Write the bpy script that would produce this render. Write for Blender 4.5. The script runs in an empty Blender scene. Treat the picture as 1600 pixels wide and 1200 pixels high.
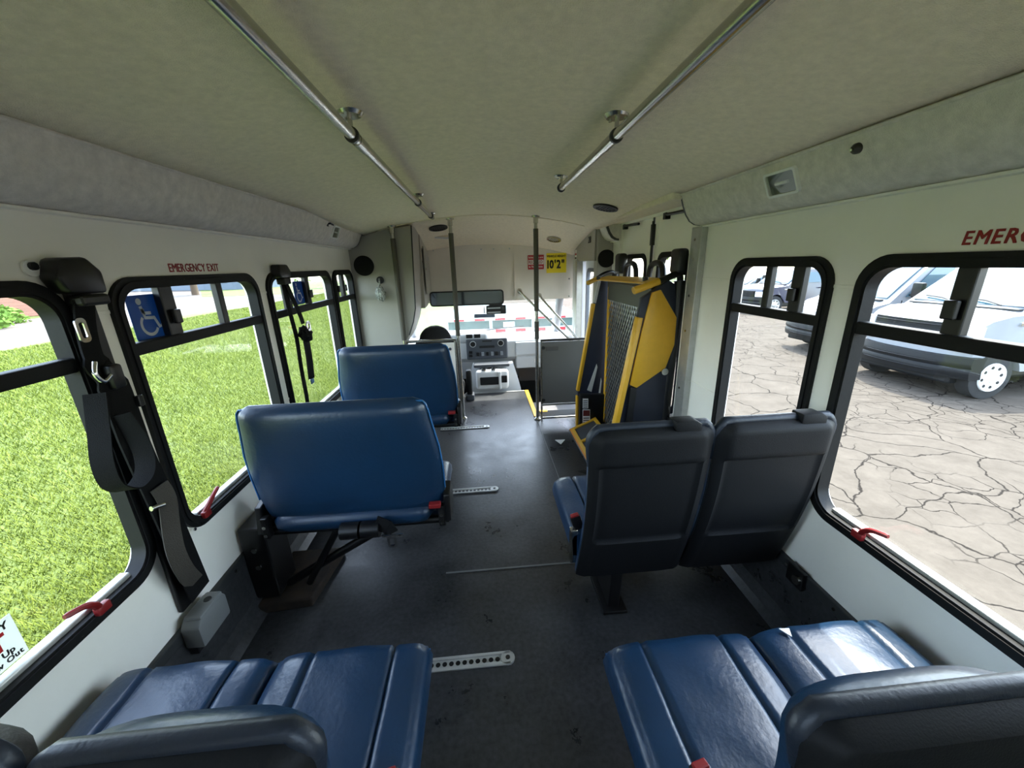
import bpy, bmesh, math, random
from mathutils import Vector, Matrix
random.seed(7)
S = bpy.context.scene
COL = S.collection
# ---------------------------------------------------------------- camera
cam = bpy.data.cameras.new('camera'); camo = bpy.data.objects.new('camera', cam); COL.objects.link(camo)
PIT, YAW, ROL = .301620, .0725217, -.0302130
fw = Vector((math.sin(YAW)*math.cos(PIT), math.cos(YAW)*math.cos(PIT), -math.sin(PIT)))
r0 = Vector((math.cos(YAW), -math.sin(YAW), 0)); u0 = r0.cross(fw)
rr = r0*math.cos(ROL) + u0*math.sin(ROL); uu = u0*math.cos(ROL) - r0*math.sin(ROL)
camo.matrix_world = Matrix(((rr.x, uu.x, -fw.x, -.05), (rr.y, uu.y, -fw.y, 0), (rr.z, uu.z, -fw.z, 1.5), (0, 0, 0, 1)))
cam.sensor_width = 36; cam.sensor_fit = 'HORIZONTAL'; cam.lens = 600.74/1600*36; cam.clip_start = .02; cam.clip_end = 600
S.camera = camo
# ---------------------------------------------------------------- light
W = bpy.data.worlds.new('sky'); S.world = W; W.use_nodes = True
nt = W.node_tree; nt.nodes.clear()
sky = nt.nodes.new('ShaderNodeTexSky'); sky.sky_type = 'NISHITA'; sky.sun_disc = False
SUN = Vector((.31, .36, .82)).normalized()
sky.sun_elevation = math.asin(SUN.z); sky.sun_rotation = math.atan2(SUN.x, SUN.y); sky.air_density = 1.0; sky.dust_density = 1.6
bg = nt.nodes.new('ShaderNodeBackground'); bg.inputs['Strength'].default_value = 1.0
wo = nt.nodes.new('ShaderNodeOutputWorld')
hs = nt.nodes.new('ShaderNodeHueSaturation'); hs.inputs['Saturation'].default_value = .65
nt.links.new(sky.outputs[0], hs.inputs['Color']); nt.links.new(hs.outputs[0], bg.inputs[0]); nt.links.new(bg.outputs[0], wo.inputs[0])
sl = bpy.data.lights.new('sun', 'SUN'); sl.energy = 6.0; sl.angle = .009; sl.color = (1, .93, .83)
so = bpy.data.objects.new('sun', sl); COL.objects.link(so); so.rotation_euler = SUN.to_track_quat('Z', 'Y').to_euler(); so.location = (20, 24, 50)
S.view_settings.view_transform = 'Standard'; S.view_settings.look = 'None'; S.view_settings.gamma = 1
S.view_settings.use_curve_mapping = False; S.view_settings.exposure = 1.22
S.cycles.max_bounces = 16; S.cycles.diffuse_bounces = 10; S.cycles.transparent_max_bounces = 24; S.cycles.sample_clamp_indirect = 6
# ---------------------------------------------------------------- helpers
def lin(c):
    return tuple((v/12.92 if v <= .04045 else ((v+.055)/1.055)**2.4) for v in (x/255 for x in c))
MATS = {}
def M(name, col, rough=.5, metal=0, var=None, bump=None, spec=.5, coat=0, emit=0):
    """col: 0-255 sRGB. var=(scale, amount[, colour2]); bump=(scale, strength[, stretch])"""
    if name in MATS: return MATS[name]
    m = bpy.data.materials.new(name); m.use_nodes = True; t = m.node_tree; b = t.nodes['Principled BSDF']
    c = lin(col); b.inputs['Base Color'].default_value = (*c, 1)
    b.inputs['Roughness'].default_value = rough; b.inputs['Metallic'].default_value = metal
    b.inputs['Specular IOR Level'].default_value = spec; b.inputs['Coat Weight'].default_value = coat
    if emit:
        b.inputs['Emission Color'].default_value = (*c, 1); b.inputs['Emission Strength'].default_value = emit
    if var or bump:
        tc = t.nodes.new('ShaderNodeTexCoord')
    if var:
        n = t.nodes.new('ShaderNodeTexNoise'); n.inputs['Scale'].default_value = var[0]; n.inputs['Detail'].default_value = 8; n.inputs['Roughness'].default_value = .65
        t.links.new(tc.outputs['Object'], n.inputs['Vector'])
        r = t.nodes.new('ShaderNodeValToRGB'); k = var[1]
        c2 = lin(var[2]) if len(var) > 2 else tuple(v*(1-k) for v in c)
        c3 = c if len(var) > 2 else tuple(min(1, v*(1+k)) for v in c)
        r.color_ramp.elements[0].position = .32; r.color_ramp.elements[1].position = .68
        r.color_ramp.elements[0].color = (*c2, 1); r.color_ramp.elements[1].color = (*c3, 1)
        t.links.new(n.outputs['Fac'], r.inputs[0]); t.links.new(r.outputs[0], b.inputs['Base Color'])
    if bump:
        n = t.nodes.new('ShaderNodeTexNoise'); n.inputs['Scale'].default_value = bump[0]; n.inputs['Detail'].default_value = 6
        src = tc.outputs['Object']
        if len(bump) > 2:
            mp = t.nodes.new('ShaderNodeMapping'); mp.inputs['Scale'].default_value = bump[2]; t.links.new(src, mp.inputs[0]); src = mp.outputs[0]
        t.links.new(src, n.inputs['Vector'])
        bp = t.nodes.new('ShaderNodeBump'); bp.inputs['Strength'].default_value = bump[1]; bp.inputs['Distance'].default_value = .01
        t.links.new(n.outputs['Fac'], bp.inputs['Height']); t.links.new(bp.outputs[0], b.inputs['Normal'])
    MATS[name] = m; return m
def glass_mat(name, tint=(.93, .96, .95), refl=.02, gl=(1, 1, 1)):
    if name in MATS: return MATS[name]
    m = bpy.data.materials.new(name); m.use_nodes = True; t = m.node_tree; t.nodes.clear()
    o = t.nodes.new('ShaderNodeOutputMaterial'); mix = t.nodes.new('ShaderNodeMixShader')
    tr = t.nodes.new('ShaderNodeBsdfTransparent'); tr.inputs[0].default_value = (*tint, 1)
    g = t.nodes.new('ShaderNodeBsdfGlossy'); g.inputs['Roughness'].default_value = .02; g.inputs[0].default_value = (*gl, 1)
    ge = t.nodes.new('ShaderNodeNewGeometry'); d = t.nodes.new('ShaderNodeVectorMath'); d.operation = 'DOT_PRODUCT'
    t.links.new(ge.outputs['Normal'], d.inputs[0]); t.links.new(ge.outputs['Incoming'], d.inputs[1])
    def mth(op, a, b=None):
        n = t.nodes.new('ShaderNodeMath'); n.operation = op
        for i, v in enumerate((a, b)):
            if v is None: continue
            if isinstance(v, (int, float)): n.inputs[i].default_value = v
            else: t.links.new(v, n.inputs[i])
        return n.outputs[0]
    c = mth('ABSOLUTE', d.outputs['Value']); p = mth('POWER', mth('SUBTRACT', 1, c), 5); f = mth('ADD', mth('MULTIPLY', p, .6), refl)
    t.links.new(f, mix.inputs[0]); t.links.new(tr.outputs[0], mix.inputs[1]); t.links.new(g.outputs[0], mix.inputs[2]); t.links.new(mix.outputs[0], o.inputs[0])
    MATS[name] = m; return m
def B(): return bmesh.new()
def O(name, bm, mat, parent=None, smooth=None, loc=None):
    if bm.faces and smooth != 'keep': bmesh.ops.recalc_face_normals(bm, faces=bm.faces)
    me = bpy.data.meshes.new(name); bm.to_mesh(me); bm.free()
    me.materials.append(mat)
    if smooth:
        me.shade_smooth(); me.set_sharp_from_angle(angle=math.radians(smooth if not isinstance(smooth, (bool, str)) else 40))
    o = bpy.data.objects.new(name, me); COL.objects.link(o)
    if parent: o.parent = parent
    if loc: o.location = loc
    return o
def T(name, label, cat, loc=(0, 0, 0), rz=0, group=None):
    o = bpy.data.objects.new(name, None); o.empty_display_size = .05; COL.objects.link(o); o.location = loc; o.rotation_euler[2] = rz
    return tag(o, label, cat, group)
def tag(o, label, cat, group=None, kind=None):
    o['label'] = label; o['category'] = cat
    if group: o['group'] = group
    if kind: o['kind'] = kind
    return o
def ST(o, label=None):
    o['kind'] = 'structure'
    if label: o['label'] = label
    return o
def STE(name, label, loc=(0, 0, 0)):
    o = bpy.data.objects.new(name, None); o.empty_display_size = .05; COL.objects.link(o); o.location = loc; return ST(o, label)
def dup(root, loc=None, rz=None, label=None, group=None, parent=None):
    c = root.copy(); COL.objects.link(c); c.parent = parent
    if loc is not None: c.location = loc
    if rz is not None: c.rotation_euler[2] = rz
    if label: c['label'] = label
    if group: c['group'] = group
    for ch in list(root.children): dup(ch, parent=c)
    return c
def box(bm, a, b, bev=0, seg=2, mtx=None):
    a, b = Vector(a), Vector(b); c = (a+b)/2; s = b-a
    g = bmesh.ops.create_cube(bm, size=1, matrix=Matrix.Translation(c) @ Matrix.Diagonal((*[abs(v) for v in s], 1)))
    vs = g['verts']
    if bev:
        es = list({e for v in vs for e in v.link_edges})
        n = bmesh.ops.bevel(bm, geom=es, offset=min(bev, .49*min(abs(v) for v in s)), segments=seg, profile=.5, affect='EDGES')
        vs = list({v for f in n['faces'] for v in f.verts} | {v for v in vs if v.is_valid})
    if mtx is not None: bmesh.ops.transform(bm, matrix=mtx, verts=vs)
    return vs
def bx(a, b, bev=0, seg=2):
    bm = B(); box(bm, a, b, bev, seg); return bm
def prism(bm, pts, vec, bev=0):
    vs = [bm.verts.new(p) for p in pts]; f = bm.faces.new(vs)
    r = bmesh.ops.extrude_face_region(bm, geom=[f]); nv = [g for g in r['geom'] if isinstance(g, bmesh.types.BMVert)]
    bmesh.ops.translate(bm, vec=Vector(vec), verts=nv)
    if bev:
        es = list({e for v in vs+nv for e in v.link_edges}); bmesh.ops.bevel(bm, geom=es, offset=bev, segments=2, profile=.5, affect='EDGES')
    return bm
def pz(pts, y0, y1, bev=0):      # polygon (x,z) extruded along y
    return prism(B(), [(x, y0, z) for x, z in pts], (0, y1-y0, 0), bev)
def px_(pts, x0, x1, bev=0):     # polygon (y,z) extruded along x
    return prism(B(), [(x0, y, z) for y, z in pts], (x1-x0, 0, 0), bev)
def smoothpath(pts, n=6):
    P = [Vector(p) for p in pts]; out = []
    for i in range(len(P)-1):
        a, b, c, d = P[max(i-1, 0)], P[i], P[i+1], P[min(i+2, len(P)-1)]
        for k in range(n):
            t = k/n
            out.append(.5*((2*b)+(c-a)*t+(2*a-5*b+4*c-d)*t*t+(3*b-a-3*c+d)*t**3))
    return out+[P[-1]]
def tube(bm, pts, r, n=10, caps=True):
    P = [Vector(p) for p in pts]; R = r if isinstance(r, (list, tuple)) else [r]*len(P)
    prev = None; rings = []
    for i, p in enumerate(P):
        d = (P[min(i+1, len(P)-1)]-P[max(i-1, 0)]).normalized()
        if prev is None: x = d.orthogonal().normalized()
        else:
            x = (prev-d*prev.dot(d)); x = x.normalized() if x.length > 1e-6 else d.orthogonal().normalized()
        y = d.cross(x); prev = x
        rings.append([bm.verts.new(p+(x*math.cos(2*math.pi*k/n)+y*math.sin(2*math.pi*k/n))*R[i]) for k in range(n)])
    for a, b in zip(rings, rings[1:]):
        for k in range(n): bm.faces.new((a[k], a[(k+1) % n], b[(k+1) % n], b[k]))
    if caps: bm.faces.new(rings[0][::-1]); bm.faces.new(rings[-1])
    return bm
def tb(pts, r, n=10): return tube(B(), pts, r, n)
def disc(bm, c, axis, r, h, n=20, r2=None):
    ax = Vector(axis).normalized(); c = Vector(c)
    return tube(bm, [c, c+ax*h], [r, r if r2 is None else r2], n)
def ribbon(pts, wv, w, t=.0025):
    """flat strap: pts centre line, wv width direction (or list)"""
    bm = B(); P = [Vector(p) for p in pts]; rings = []
    for i, p in enumerate(P):
        d = (P[min(i+1, len(P)-1)]-P[max(i-1, 0)]).normalized(); wd = Vector(wv[i] if isinstance(wv, list) else wv)
        wd = (wd-d*wd.dot(d)).normalized(); nn = d.cross(wd); ww = (w[i] if isinstance(w, list) else w)/2
        rings.append([bm.verts.new(p+wd*a*ww+nn*b*t/2) for a, b in ((-1, -1), (1, -1), (1, 1), (-1, 1))])
    for a, b in zip(rings, rings[1:]):
        for k in range(4): bm.faces.new((a[k], a[(k+1) % 4], b[(k+1) % 4], b[k]))
    bm.faces.new(rings[0][::-1]); bm.faces.new(rings[-1]); return bm
def rrect(w, h, r, n=6):
    out = []
    for cx, cy, a0 in ((w/2-r, h/2-r, 0), (-w/2+r, h/2-r, 90), (-w/2+r, -h/2+r, 180), (w/2-r, -h/2+r, 270)):
        for k in range(n+1):
            a = math.radians(a0+90*k/n); out.append((cx+r*math.cos(a), cy+r*math.sin(a)))
    return out
def ring(bm, outer, inner, vec):
    """annulus between two loops with the same vertex count (3D points), extruded by vec"""
    v = Vector(vec); n = len(outer)
    L = [[bm.verts.new(Vector(p)+o) for p in l] for l, o in ((outer, Vector()), (inner, Vector()), (inner, v), (outer, v))]
    for i in range(4):
        a, b = L[i], L[(i+1) % 4]
        for k in range(n): bm.faces.new((a[k], a[(k+1) % n], b[(k+1) % n], b[k]))
    return bm
def slab(nu, nv, fa, fb):
    """closed solid between two parametric grids fa(u,v), fb(u,v), u,v in [-1,1]"""
    bm = B()
    def grid(f): return [[bm.verts.new(f(-1+2*i/nu, -1+2*j/nv)) for i in range(nu+1)] for j in range(nv+1)]
    A, C = grid(fa), grid(fb)
    for G, fl in ((A, False), (C, True)):
        for j in range(nv):
            for i in range(nu):
                q = (G[j][i], G[j][i+1], G[j+1][i+1], G[j+1][i]); bm.faces.new(q[::-1] if fl else q)
    for i in range(nu):
        bm.faces.new((A[0][i+1], A[0][i], C[0][i], C[0][i+1])); bm.faces.new((A[nv][i], A[nv][i+1], C[nv][i+1], C[nv][i]))
    for j in range(nv):
        bm.faces.new((A[j][0], A[j+1][0], C[j+1][0], C[j][0])); bm.faces.new((A[j+1][nu], A[j][nu], C[j][nu], C[j+1][nu]))
    return bm
def sstep(a, b, x):
    t = min(1, max(0, (x-a)/(b-a))); return t*t*(3-2*t)
def letters(name, s, size, mat, mtx, parent=None, bold=0, ext=.0006, xs=1, align='CENTER', shear=0):
    """flat lettering set character by character into one mesh"""
    bm = B(); x = 0; dg = None
    for ch in s:
        if ch == ' ': x += .30*size; continue
        cu = bpy.data.curves.new('tmp', 'FONT'); cu.body = ch; cu.size = size; cu.align_y = 'CENTER'; cu.extrude = ext; cu.shear = shear; cu.resolution_u = 2
        o = bpy.data.objects.new('tmp', cu); COL.objects.link(o)
        me = bpy.data.meshes.new_from_object(o); bpy.data.objects.remove(o); bpy.data.curves.remove(cu)
        if len(me.vertices):
            lo = min(v.co.x for v in me.vertices); hi = max(v.co.x for v in me.vertices); me.transform(Matrix.Translation((x-lo, 0, 0)))
            for dx, dy, dz in (((0, 0, 0),) if not bold else ((-bold, -bold, 0), (bold, -bold, .00012), (bold, bold, .00024), (-bold, bold, .00036))):
                m2 = me.copy(); m2.transform(Matrix.Translation((dx, dy, dz))); bm.from_mesh(m2); bpy.data.meshes.remove(m2)
            x += hi-lo+.085*size+2*bold
        bpy.data.meshes.remove(me)
    off = {'CENTER': -x/2, 'LEFT': 0, 'RIGHT': -x}[align]
    bmesh.ops.transform(bm, matrix=mtx @ Matrix.Diagonal((xs, 1, 1, 1)) @ Matrix.Translation((off, 0, 0)), verts=bm.verts)
    me = bpy.data.meshes.new(name); bm.to_mesh(me); bm.free(); me.materials.append(mat)
    q = bpy.data.objects.new(name, me); COL.objects.link(q); q.parent = parent; return q
def frame_m(origin, xdir, ydir):
    x = Vector(xdir).normalized(); y = Vector(ydir).normalized(); z = x.cross(y)
    return Matrix(((x.x, y.x, z.x, origin[0]), (x.y, y.y, z.y, origin[1]), (x.z, y.z, z.z, origin[2]), (0, 0, 0, 1)))
# ---------------------------------------------------------------- materials
fabric = M('ceiling fabric', (248, 236, 212), .95, var=(40, .07), bump=(320, .6), spec=.1)
covefab = M('cove fabric', (226, 220, 212), .95, var=(30, .12), bump=(380, .4), spec=.1)
white = M('white wall panel', (247, 244, 234), .35, var=(2.2, .035), bump=(60, .03))
rubber = M('black rubber', (8, 9, 10), .6, bump=(90, .05), spec=.3)
blackp = M('black plastic', (8, 8, 9), .4)
alumin = M('brushed aluminium', (186, 186, 182), .42, .6, var=(12, .12), bump=(180, .06, (1, 1, .05)))
steel = M('stainless steel', (190, 188, 180), .24, 1, var=(8, .06))
chrome = M('chrome', (225, 225, 225), .12, 1)
webbing = M('black webbing', (8, 8, 9), .75, bump=(500, .3), spec=.2)
blue = M('blue vinyl', (17, 46, 73), .34, var=(5, .16), bump=(70, .12), spec=.6)
shell = M('dark grey seat shell', (9, 11, 14), .65, var=(6, .08), bump=(260, .10), spec=.28)
darkv = M('slate vinyl', (26, 34, 46), .45, var=(6, .12), bump=(120, .12))
greyp = M('grey bulkhead panel', (228, 220, 208), .5, var=(3, .05), bump=(300, .06))
greyl = M('light grey moulded plastic', (190, 192, 192), .5, bump=(350, .05))
redp = M('red plastic', (128, 24, 26), .45)
yellow = M('yellow enamel', (220, 168, 40), .4, var=(12, .06))
navy = M('navy lift paint', (30, 36, 52), .45, var=(8, .15))
sticker_y = M('yellow sticker', (246, 222, 40), .45)
sticker_w = M('white sticker', (236, 236, 232), .4)
ink = M('black print', (14, 14, 16), .5)
inkred = M('red print', (150, 24, 28), .5)
inkgrey = M('grey print', (90, 90, 92), .6)
stickb = None
glass = glass_mat('window glass')
def film(name, col, tr=.6):
    m = bpy.data.materials.new(name); m.use_nodes = True; t = m.node_tree; b = t.nodes['Principled BSDF']; b.inputs['Base Color'].default_value = (*lin(col), 1); b.inputs['Roughness'].default_value = .45
    tl = t.nodes.new('ShaderNodeBsdfTranslucent'); tl.inputs[0].default_value = (*lin(col), 1); mx = t.nodes.new('ShaderNodeMixShader'); mx.inputs[0].default_value = tr
    t.links.new(b.outputs[0], mx.inputs[1]); t.links.new(tl.outputs[0], mx.inputs[2]); t.links.new(mx.outputs[0], t.nodes['Material Output'].inputs[0]); return m
# ================================================================ setting: bus shell
def floor_mat():
    m = M('worn black floor', (58, 60, 62), .42)
    t = m.node_tree; b = t.nodes['Principled BSDF']; tc = t.nodes.new('ShaderNodeTexCoord')
    n1 = t.nodes.new('ShaderNodeTexNoise'); n1.inputs['Scale'].default_value = 2.2; n1.inputs['Detail'].default_value = 8; n1.inputs['Roughness'].default_value = .7
    n2 = t.nodes.new('ShaderNodeTexNoise'); n2.inputs['Scale'].default_value = 55; n2.inputs['Detail'].default_value = 4
    for n in (n1, n2): t.links.new(tc.outputs['Object'], n.inputs['Vector'])
    r = t.nodes.new('ShaderNodeValToRGB'); r.color_ramp.elements[0].position = .35; r.color_ramp.elements[1].position = .75
    r.color_ramp.elements[0].color = (*lin((30, 31, 32)), 1); r.color_ramp.elements[1].color = (*lin((74, 75, 77)), 1)
    mx = t.nodes.new('ShaderNodeMix'); mx.data_type = 'FLOAT'; mx.inputs[0].default_value = .4
    t.links.new(n1.outputs['Fac'], mx.inputs[2]); t.links.new(n2.outputs['Fac'], mx.inputs[3]); t.links.new(mx.outputs[0], r.inputs[0]); t.links.new(r.outputs[0], b.inputs['Base Color'])
    rr_ = t.nodes.new('ShaderNodeMapRange'); rr_.inputs[1].default_value = .3; rr_.inputs[2].default_value = .7; rr_.inputs[3].default_value = .22; rr_.inputs[4].default_value = .46
    t.links.new(n1.outputs['Fac'], rr_.inputs[0]); t.links.new(rr_.outputs[0], b.inputs['Roughness'])
    bp = t.nodes.new('ShaderNodeBump'); bp.inputs['Strength'].default_value = .15; bp.inputs['Distance'].default_value = .004
    t.links.new(n2.outputs['Fac'], bp.inputs['Height']); t.links.new(bp.outputs[0], b.inputs['Normal'])
    return m
floorm = floor_mat()
# floor: main deck, aisle tongue beside the driver
bm = B()
box(bm, (-1.2, -.5, -.06), (1.2, 3.60, 0)); box(bm, (-.32, 3.60, -.06), (.45, 4.50, 0))
fl = ST(O('floor', bm, floorm), 'dark worn rubber floor of the bus aisle')
O('seam', bx((.448, 2.15, 0), (.454, 3.6, .0025)), M('floor seam', (110, 112, 112), .5), fl)
O('seam', bx((-.3, 1.612, 0), (.45, 1.622, .003)), M('floor seam', (110, 112, 112), .5), fl)
O('cover_strip', bx((.46, 3.585, 0), (1.02, 3.60, .012), .003), alumin, fl)
O('step_edge', bx((.43, 3.63, 0), (.475, 4.50, .012), .004), yellow, fl)
O('step_edge', bx((-.3, 4.485, 0), (.43, 4.503, .008), .003), alumin, fl)
# lower entry step
bm = B(); box(bm, (.455, 3.6, -.36), (1.2, 4.5, -.30)); box(bm, (.455, 4.2, -.36), (1.2, 4.5, -.16)); box(bm, (.44, 3.6, -.36), (.456, 4.5, -.02))
stepw = ST(O('floor_step', bm, M('grey step tread', (96, 97, 98), .6, bump=(200, .2))), 'grey sunken entry step behind the right modesty panel')
O('step_edge', bx((.57, 4.16, -.162), (.66, 4.2, -.15), .003), yellow, stepw)
O('step_edge', bx((.56, 3.62, -.30), (.62, 4.15, -.29), .003), yellow, stepw)
bm = B(); disc(bm, (.78, 3.98, -.30), (0, 0, 1), .065, .012, 24)
cl = O('courtesy_light', bm, greyl, stepw, 30)
for k in range(3):
    bm = B(); ring(bm, [(.78+.05*(1-k*.3)*math.cos(a*.3142), 3.98+.05*(1-k*.3)*math.sin(a*.3142), -.288) for a in range(20)], [(.78+.043*(1-k*.3)*math.cos(a*.3142), 3.98+.043*(1-k*.3)*math.sin(a*.3142), -.288) for a in range(20)], (0, 0, .004))
    O('lens_ring', bm, steel, cl)
# ceiling
def ceil_z(x, y):
    z = 1.965-.14*min(1.3, (x/1.022)**2)
    d = .045*sstep(2.2, 3.6, y)
    if y > 3.6: d += .05*(y-3.6)+.155*((y-3.6)/1.0)**1.5
    return z-d
bm = B(); NX, NY = 28, 70; V = []
for j in range(NY+1):
    y = -.46+(4.66+.46)*j/NY
    V.append([bm.verts.new((-1.03+2.06*i/NX, y, ceil_z(-1.03+2.06*i/NX, y)+.004*math.sin(3*y+5*i/NX)*math.sin(7*i/NX+y))) for i in range(NX+1)])
for j in range(NY):
    for i in range(NX): bm.faces.new((V[j][i], V[j][i+1], V[j+1][i+1], V[j+1][i]))
ceil = O('ceiling', bm, fabric, None, 60); ST(ceil, 'beige grey carpeted ceiling')
sm = ceil.modifiers.new('s', 'SOLIDIFY'); sm.thickness = -.012
O('seam', tb([(x, 3.62, ceil_z(x, 3.62)-.003) for x in [i/10 for i in range(-9, 10)]], .004, 6), fabric, ceil)
ST(O('roof', bx((-1.24, -.52, 2.03), (1.24, 4.78, 2.07), .02), M('white roof skin', (225, 226, 224), .4)), 'outer roof skin')
# walls with rounded window openings.  windows: (y0,y1)
Z0, Z1 = .575, 1.497
WL = [(.26, 1.148), (1.268, 2.085), (2.165, 3.085), (3.118, 3.60)]
WR = [(.26, 1.188), (1.275, 1.835)]
def wall(name, x, t, rect, holes, label):
    bm = B()
    def loop(pts):
        vs = [bm.verts.new((x, a, b)) for a, b in pts]
        return [bm.edges.new((vs[i], vs[(i+1) % len(vs)])) for i in range(len(vs))]
    y0, y1, z0, z1 = rect; E_ = loop([(y0, z0), (y1, z0), (y1, z1), (y0, z1)])
    for h in holes:
        if len(h) == 2: a, b, c, d, r = h[0], h[1], Z0, Z1, .1
        else: a, b, c, d, r = h
        E_ += loop([((a+b)/2+p, (c+d)/2+q) for p, q in rrect(b-a-.03, d-c-.03, r)])
    bmesh.ops.triangle_fill(bm, use_beauty=True, use_dissolve=False, edges=E_)
    r = bmesh.ops.extrude_face_region(bm, geom=bm.faces[:]); bmesh.ops.translate(bm, vec=(t, 0, 0), verts=[g for g in r['geom'] if isinstance(g, bmesh.types.BMVert)])
    return ST(O(name, bm, white), label)
wl = wall('wall_left', -1.17, -.05, (-.50, 3.64, -.06, 2.03), WL, 'white panelled left wall with windows')
wr = wall('wall_right', 1.17, .05, (-.50, 3.64, -.06, 2.03), WR+[(2.2, 3.46, .0, 1.80, .02)], 'white panelled right wall with windows and lift doorway')
for z in (1.39, .80):
    O('panel_seam', bx((1.166, 1.84, z), (1.171, 2.1, z+.012), .002), white, wr)
    O('panel_seam', bx((1.166, 1.19, z), (1.171, 1.275, z+.012), .002), white, wr)
    O('panel_seam', bx((-1.171, 1.148, z+.002), (-1.166, 1.268, z+.014), .002), white, wl)
    O('panel_seam', bx((-1.171, 2.085, z+.002), (-1.166, 2.165, z+.014), .002), white, wl)
# rear wall with door window (behind the photographer)
bm = B(); box(bm, (-1.22, -.50, -.06), (1.22, -.45, 1.1)); box(bm, (-1.22, -.50, 1.55), (1.22, -.45, 2.03)); box(bm, (-1.22, -.50, 1.1), (-.35, -.45, 1.55)); box(bm, (.35, -.50, 1.1), (1.22, -.45, 1.55))
ST(O('wall_rear', bm, white), 'white rear wall with a window')
# windows
def window(n, y0, y1, side, label, bars=(), handles=(), cross=True):
    x = side*1.17; ce = STE('window_%d' % n, label, (x, (y0+y1)/2, Z0)); ox, oy, oz = ce.location
    w, h = y1-y0, Z1-Z0; cz = h/2
    def L3(w_, h_, r, xx): return [(xx, p, cz+q) for p, q in rrect(w_, h_, r, 8)]
    bm = B(); ring(bm, L3(w, h, .1, -side*.014), L3(w-.075, h-.075, .072, -side*.014), (side*.044, 0, 0))
    ring(bm, L3(w-.03, h-.03, .086, -side*.019), L3(w-.06, h-.06, .075, -side*.019), (side*.01, 0, 0))
    O('frame', bm, rubber, ce, 35)
    ib = h-.075; zb = .695                        # crossbar height above the sill of the frame
    O('crossbar', bx((min(-side*.012, side*.024), -w/2+.03, zb-.018), (max(-side*.012, side*.024), w/2-.03, zb+.022), .005), rubber, ce)
    O('sill_channel', bx((side*.004, -w/2+.09, .036), (side*.034, w/2-.09, .052), .004), alumin, ce)
    zl = [p for p in rrect(w-.07, h-.07, .07, 8)]
    lo = [(side*.02, p, cz+q) for p, q in zl if cz+q < zb-.01]
    for nm, zlo, zhi in (('pane', .03, zb), ('pane', zb, h-.03)):
        O(nm, bx((side*.026, -w/2+.032, zlo), (side*.030, w/2-.032, zhi)), glass, ce)
    for yb, wd in bars:
        O('sash_bar', bx((-side*.002, yb-oy-wd/2, zb+.015), (side*.025, yb-oy+wd/2, h-.035), .004), blackp, ce)
        if wd > .04:
            O('sash_latch', bx((-side*.02, yb-oy-.012, zb+.06), (-side*.005, yb-oy+.02, zb+.11), .004), blackp, ce)
    for yh, d in handles:
        p = [(-side*.016, yh-oy, .045), (-side*.03, yh-oy+d*.02, .075), (-side*.034, yh-oy+d*.045, .095), (-side*.028, yh-oy+d*.085, .105)]
        hb = B(); tube(hb, smoothpath(p, 4), [.010]*4+[.009]*4+[.008]*4+[.006], 8); box(hb, (-side*.03, yh-oy-.015, .028), (-side*.012, yh-oy+.022, .055), .004)
        O('release_handle', hb, redp, ce, 40)
        for k in (-.06, -.02, .05):
            bm = B(); disc(bm, (-side*.014, yh-oy+k, .018), (-side, 0, 0), .006, .004, 10); O('rivet', bm, steel, ce)
    for k in range(4):
        bm = B(); disc(bm, (-side*.014, -w/2+.15+k*(w-.3)/3, h-.018), (-side, 0, 0), .004, .003, 8); O('rivet', bm, blackp, ce)
    return ce
window(1, *WL[0], -1, 'black framed left side window nearest the camera', [(.55, .05), (.82, .03)], [(.93, -1)])
w2 = window(2, *WL[1], -1, 'black framed left window carrying a large wheelchair sticker', [(1.505, .06), (1.80, .035)], [(1.36, 1)])
w3 = window(3, *WL[2], -1, 'black framed left window behind the hanging belt', [(2.40, .06), (2.68, .05)])
window(4, *WL[3], -1, 'narrow black framed left window next to the grey cabinet', [(3.2, .07), (3.37, .055)])
window(5, *WR[1], 1, 'smaller black framed right window next to the metal post', [(1.6, .035), (1.44, .055)])
window(6, *WR[0], 1, 'large black framed right window nearest the camera', [(.907, .045)], [(.965, -1)])
# coves
def cove(name, side, y0, y1, label, endcap=None):
    prof = [(1.022, 1.822), (1.028, 1.80), (1.040, 1.765), (1.058, 1.725), (1.082, 1.692), (1.112, 1.674), (1.15, 1.668), (1.172, 1.668), (1.172, 1.86), (1.022, 1.86)]
    bm = B(); prism(bm, [(side*a, y0, b) for a, b in prof], (0, y1-y0, 0)); c = ST(O(name, bm, covefab, None, 35), label)
    O('edge_bead', tb([(side*1.020, y0, 1.822), (side*1.020, y1, 1.822)], .006, 6), covefab, c)
    O('edge_bead', bx((side*1.135, y0, 1.660), (side*1.172, y1, 1.668), .002), white, c)
    if endcap:
        out = [(a, b) for a, b in prof[:7]]; inn = [(a+.016, b+.012) for a, b in prof[:6]]+[(1.15, 1.684)]
        bm = B(); prism(bm, [(side*a, endcap, b) for a, b in out+inn[::-1]], (0, .02, 0)); O('end_trim', bm, M('grey trim rubber', (70, 72, 74), .5), c)
    return c
cove('trim_1', -1, -.45, 3.60, 'grey fabric cove along the left ceiling edge', 3.585)
cove('trim_2', 1, -.45, 2.13, 'grey fabric cove along the right ceiling edge', 2.125)
cove('trim_3', 1, 3.42, 3.6, 'short grey cove end above the lift doorway', 3.41)
ST(O('trim_4', bx((.98, 2.13, 1.80), (1.172, 3.42, 1.86), .01), fabric), 'fabric strip above the lift doors')
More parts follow.
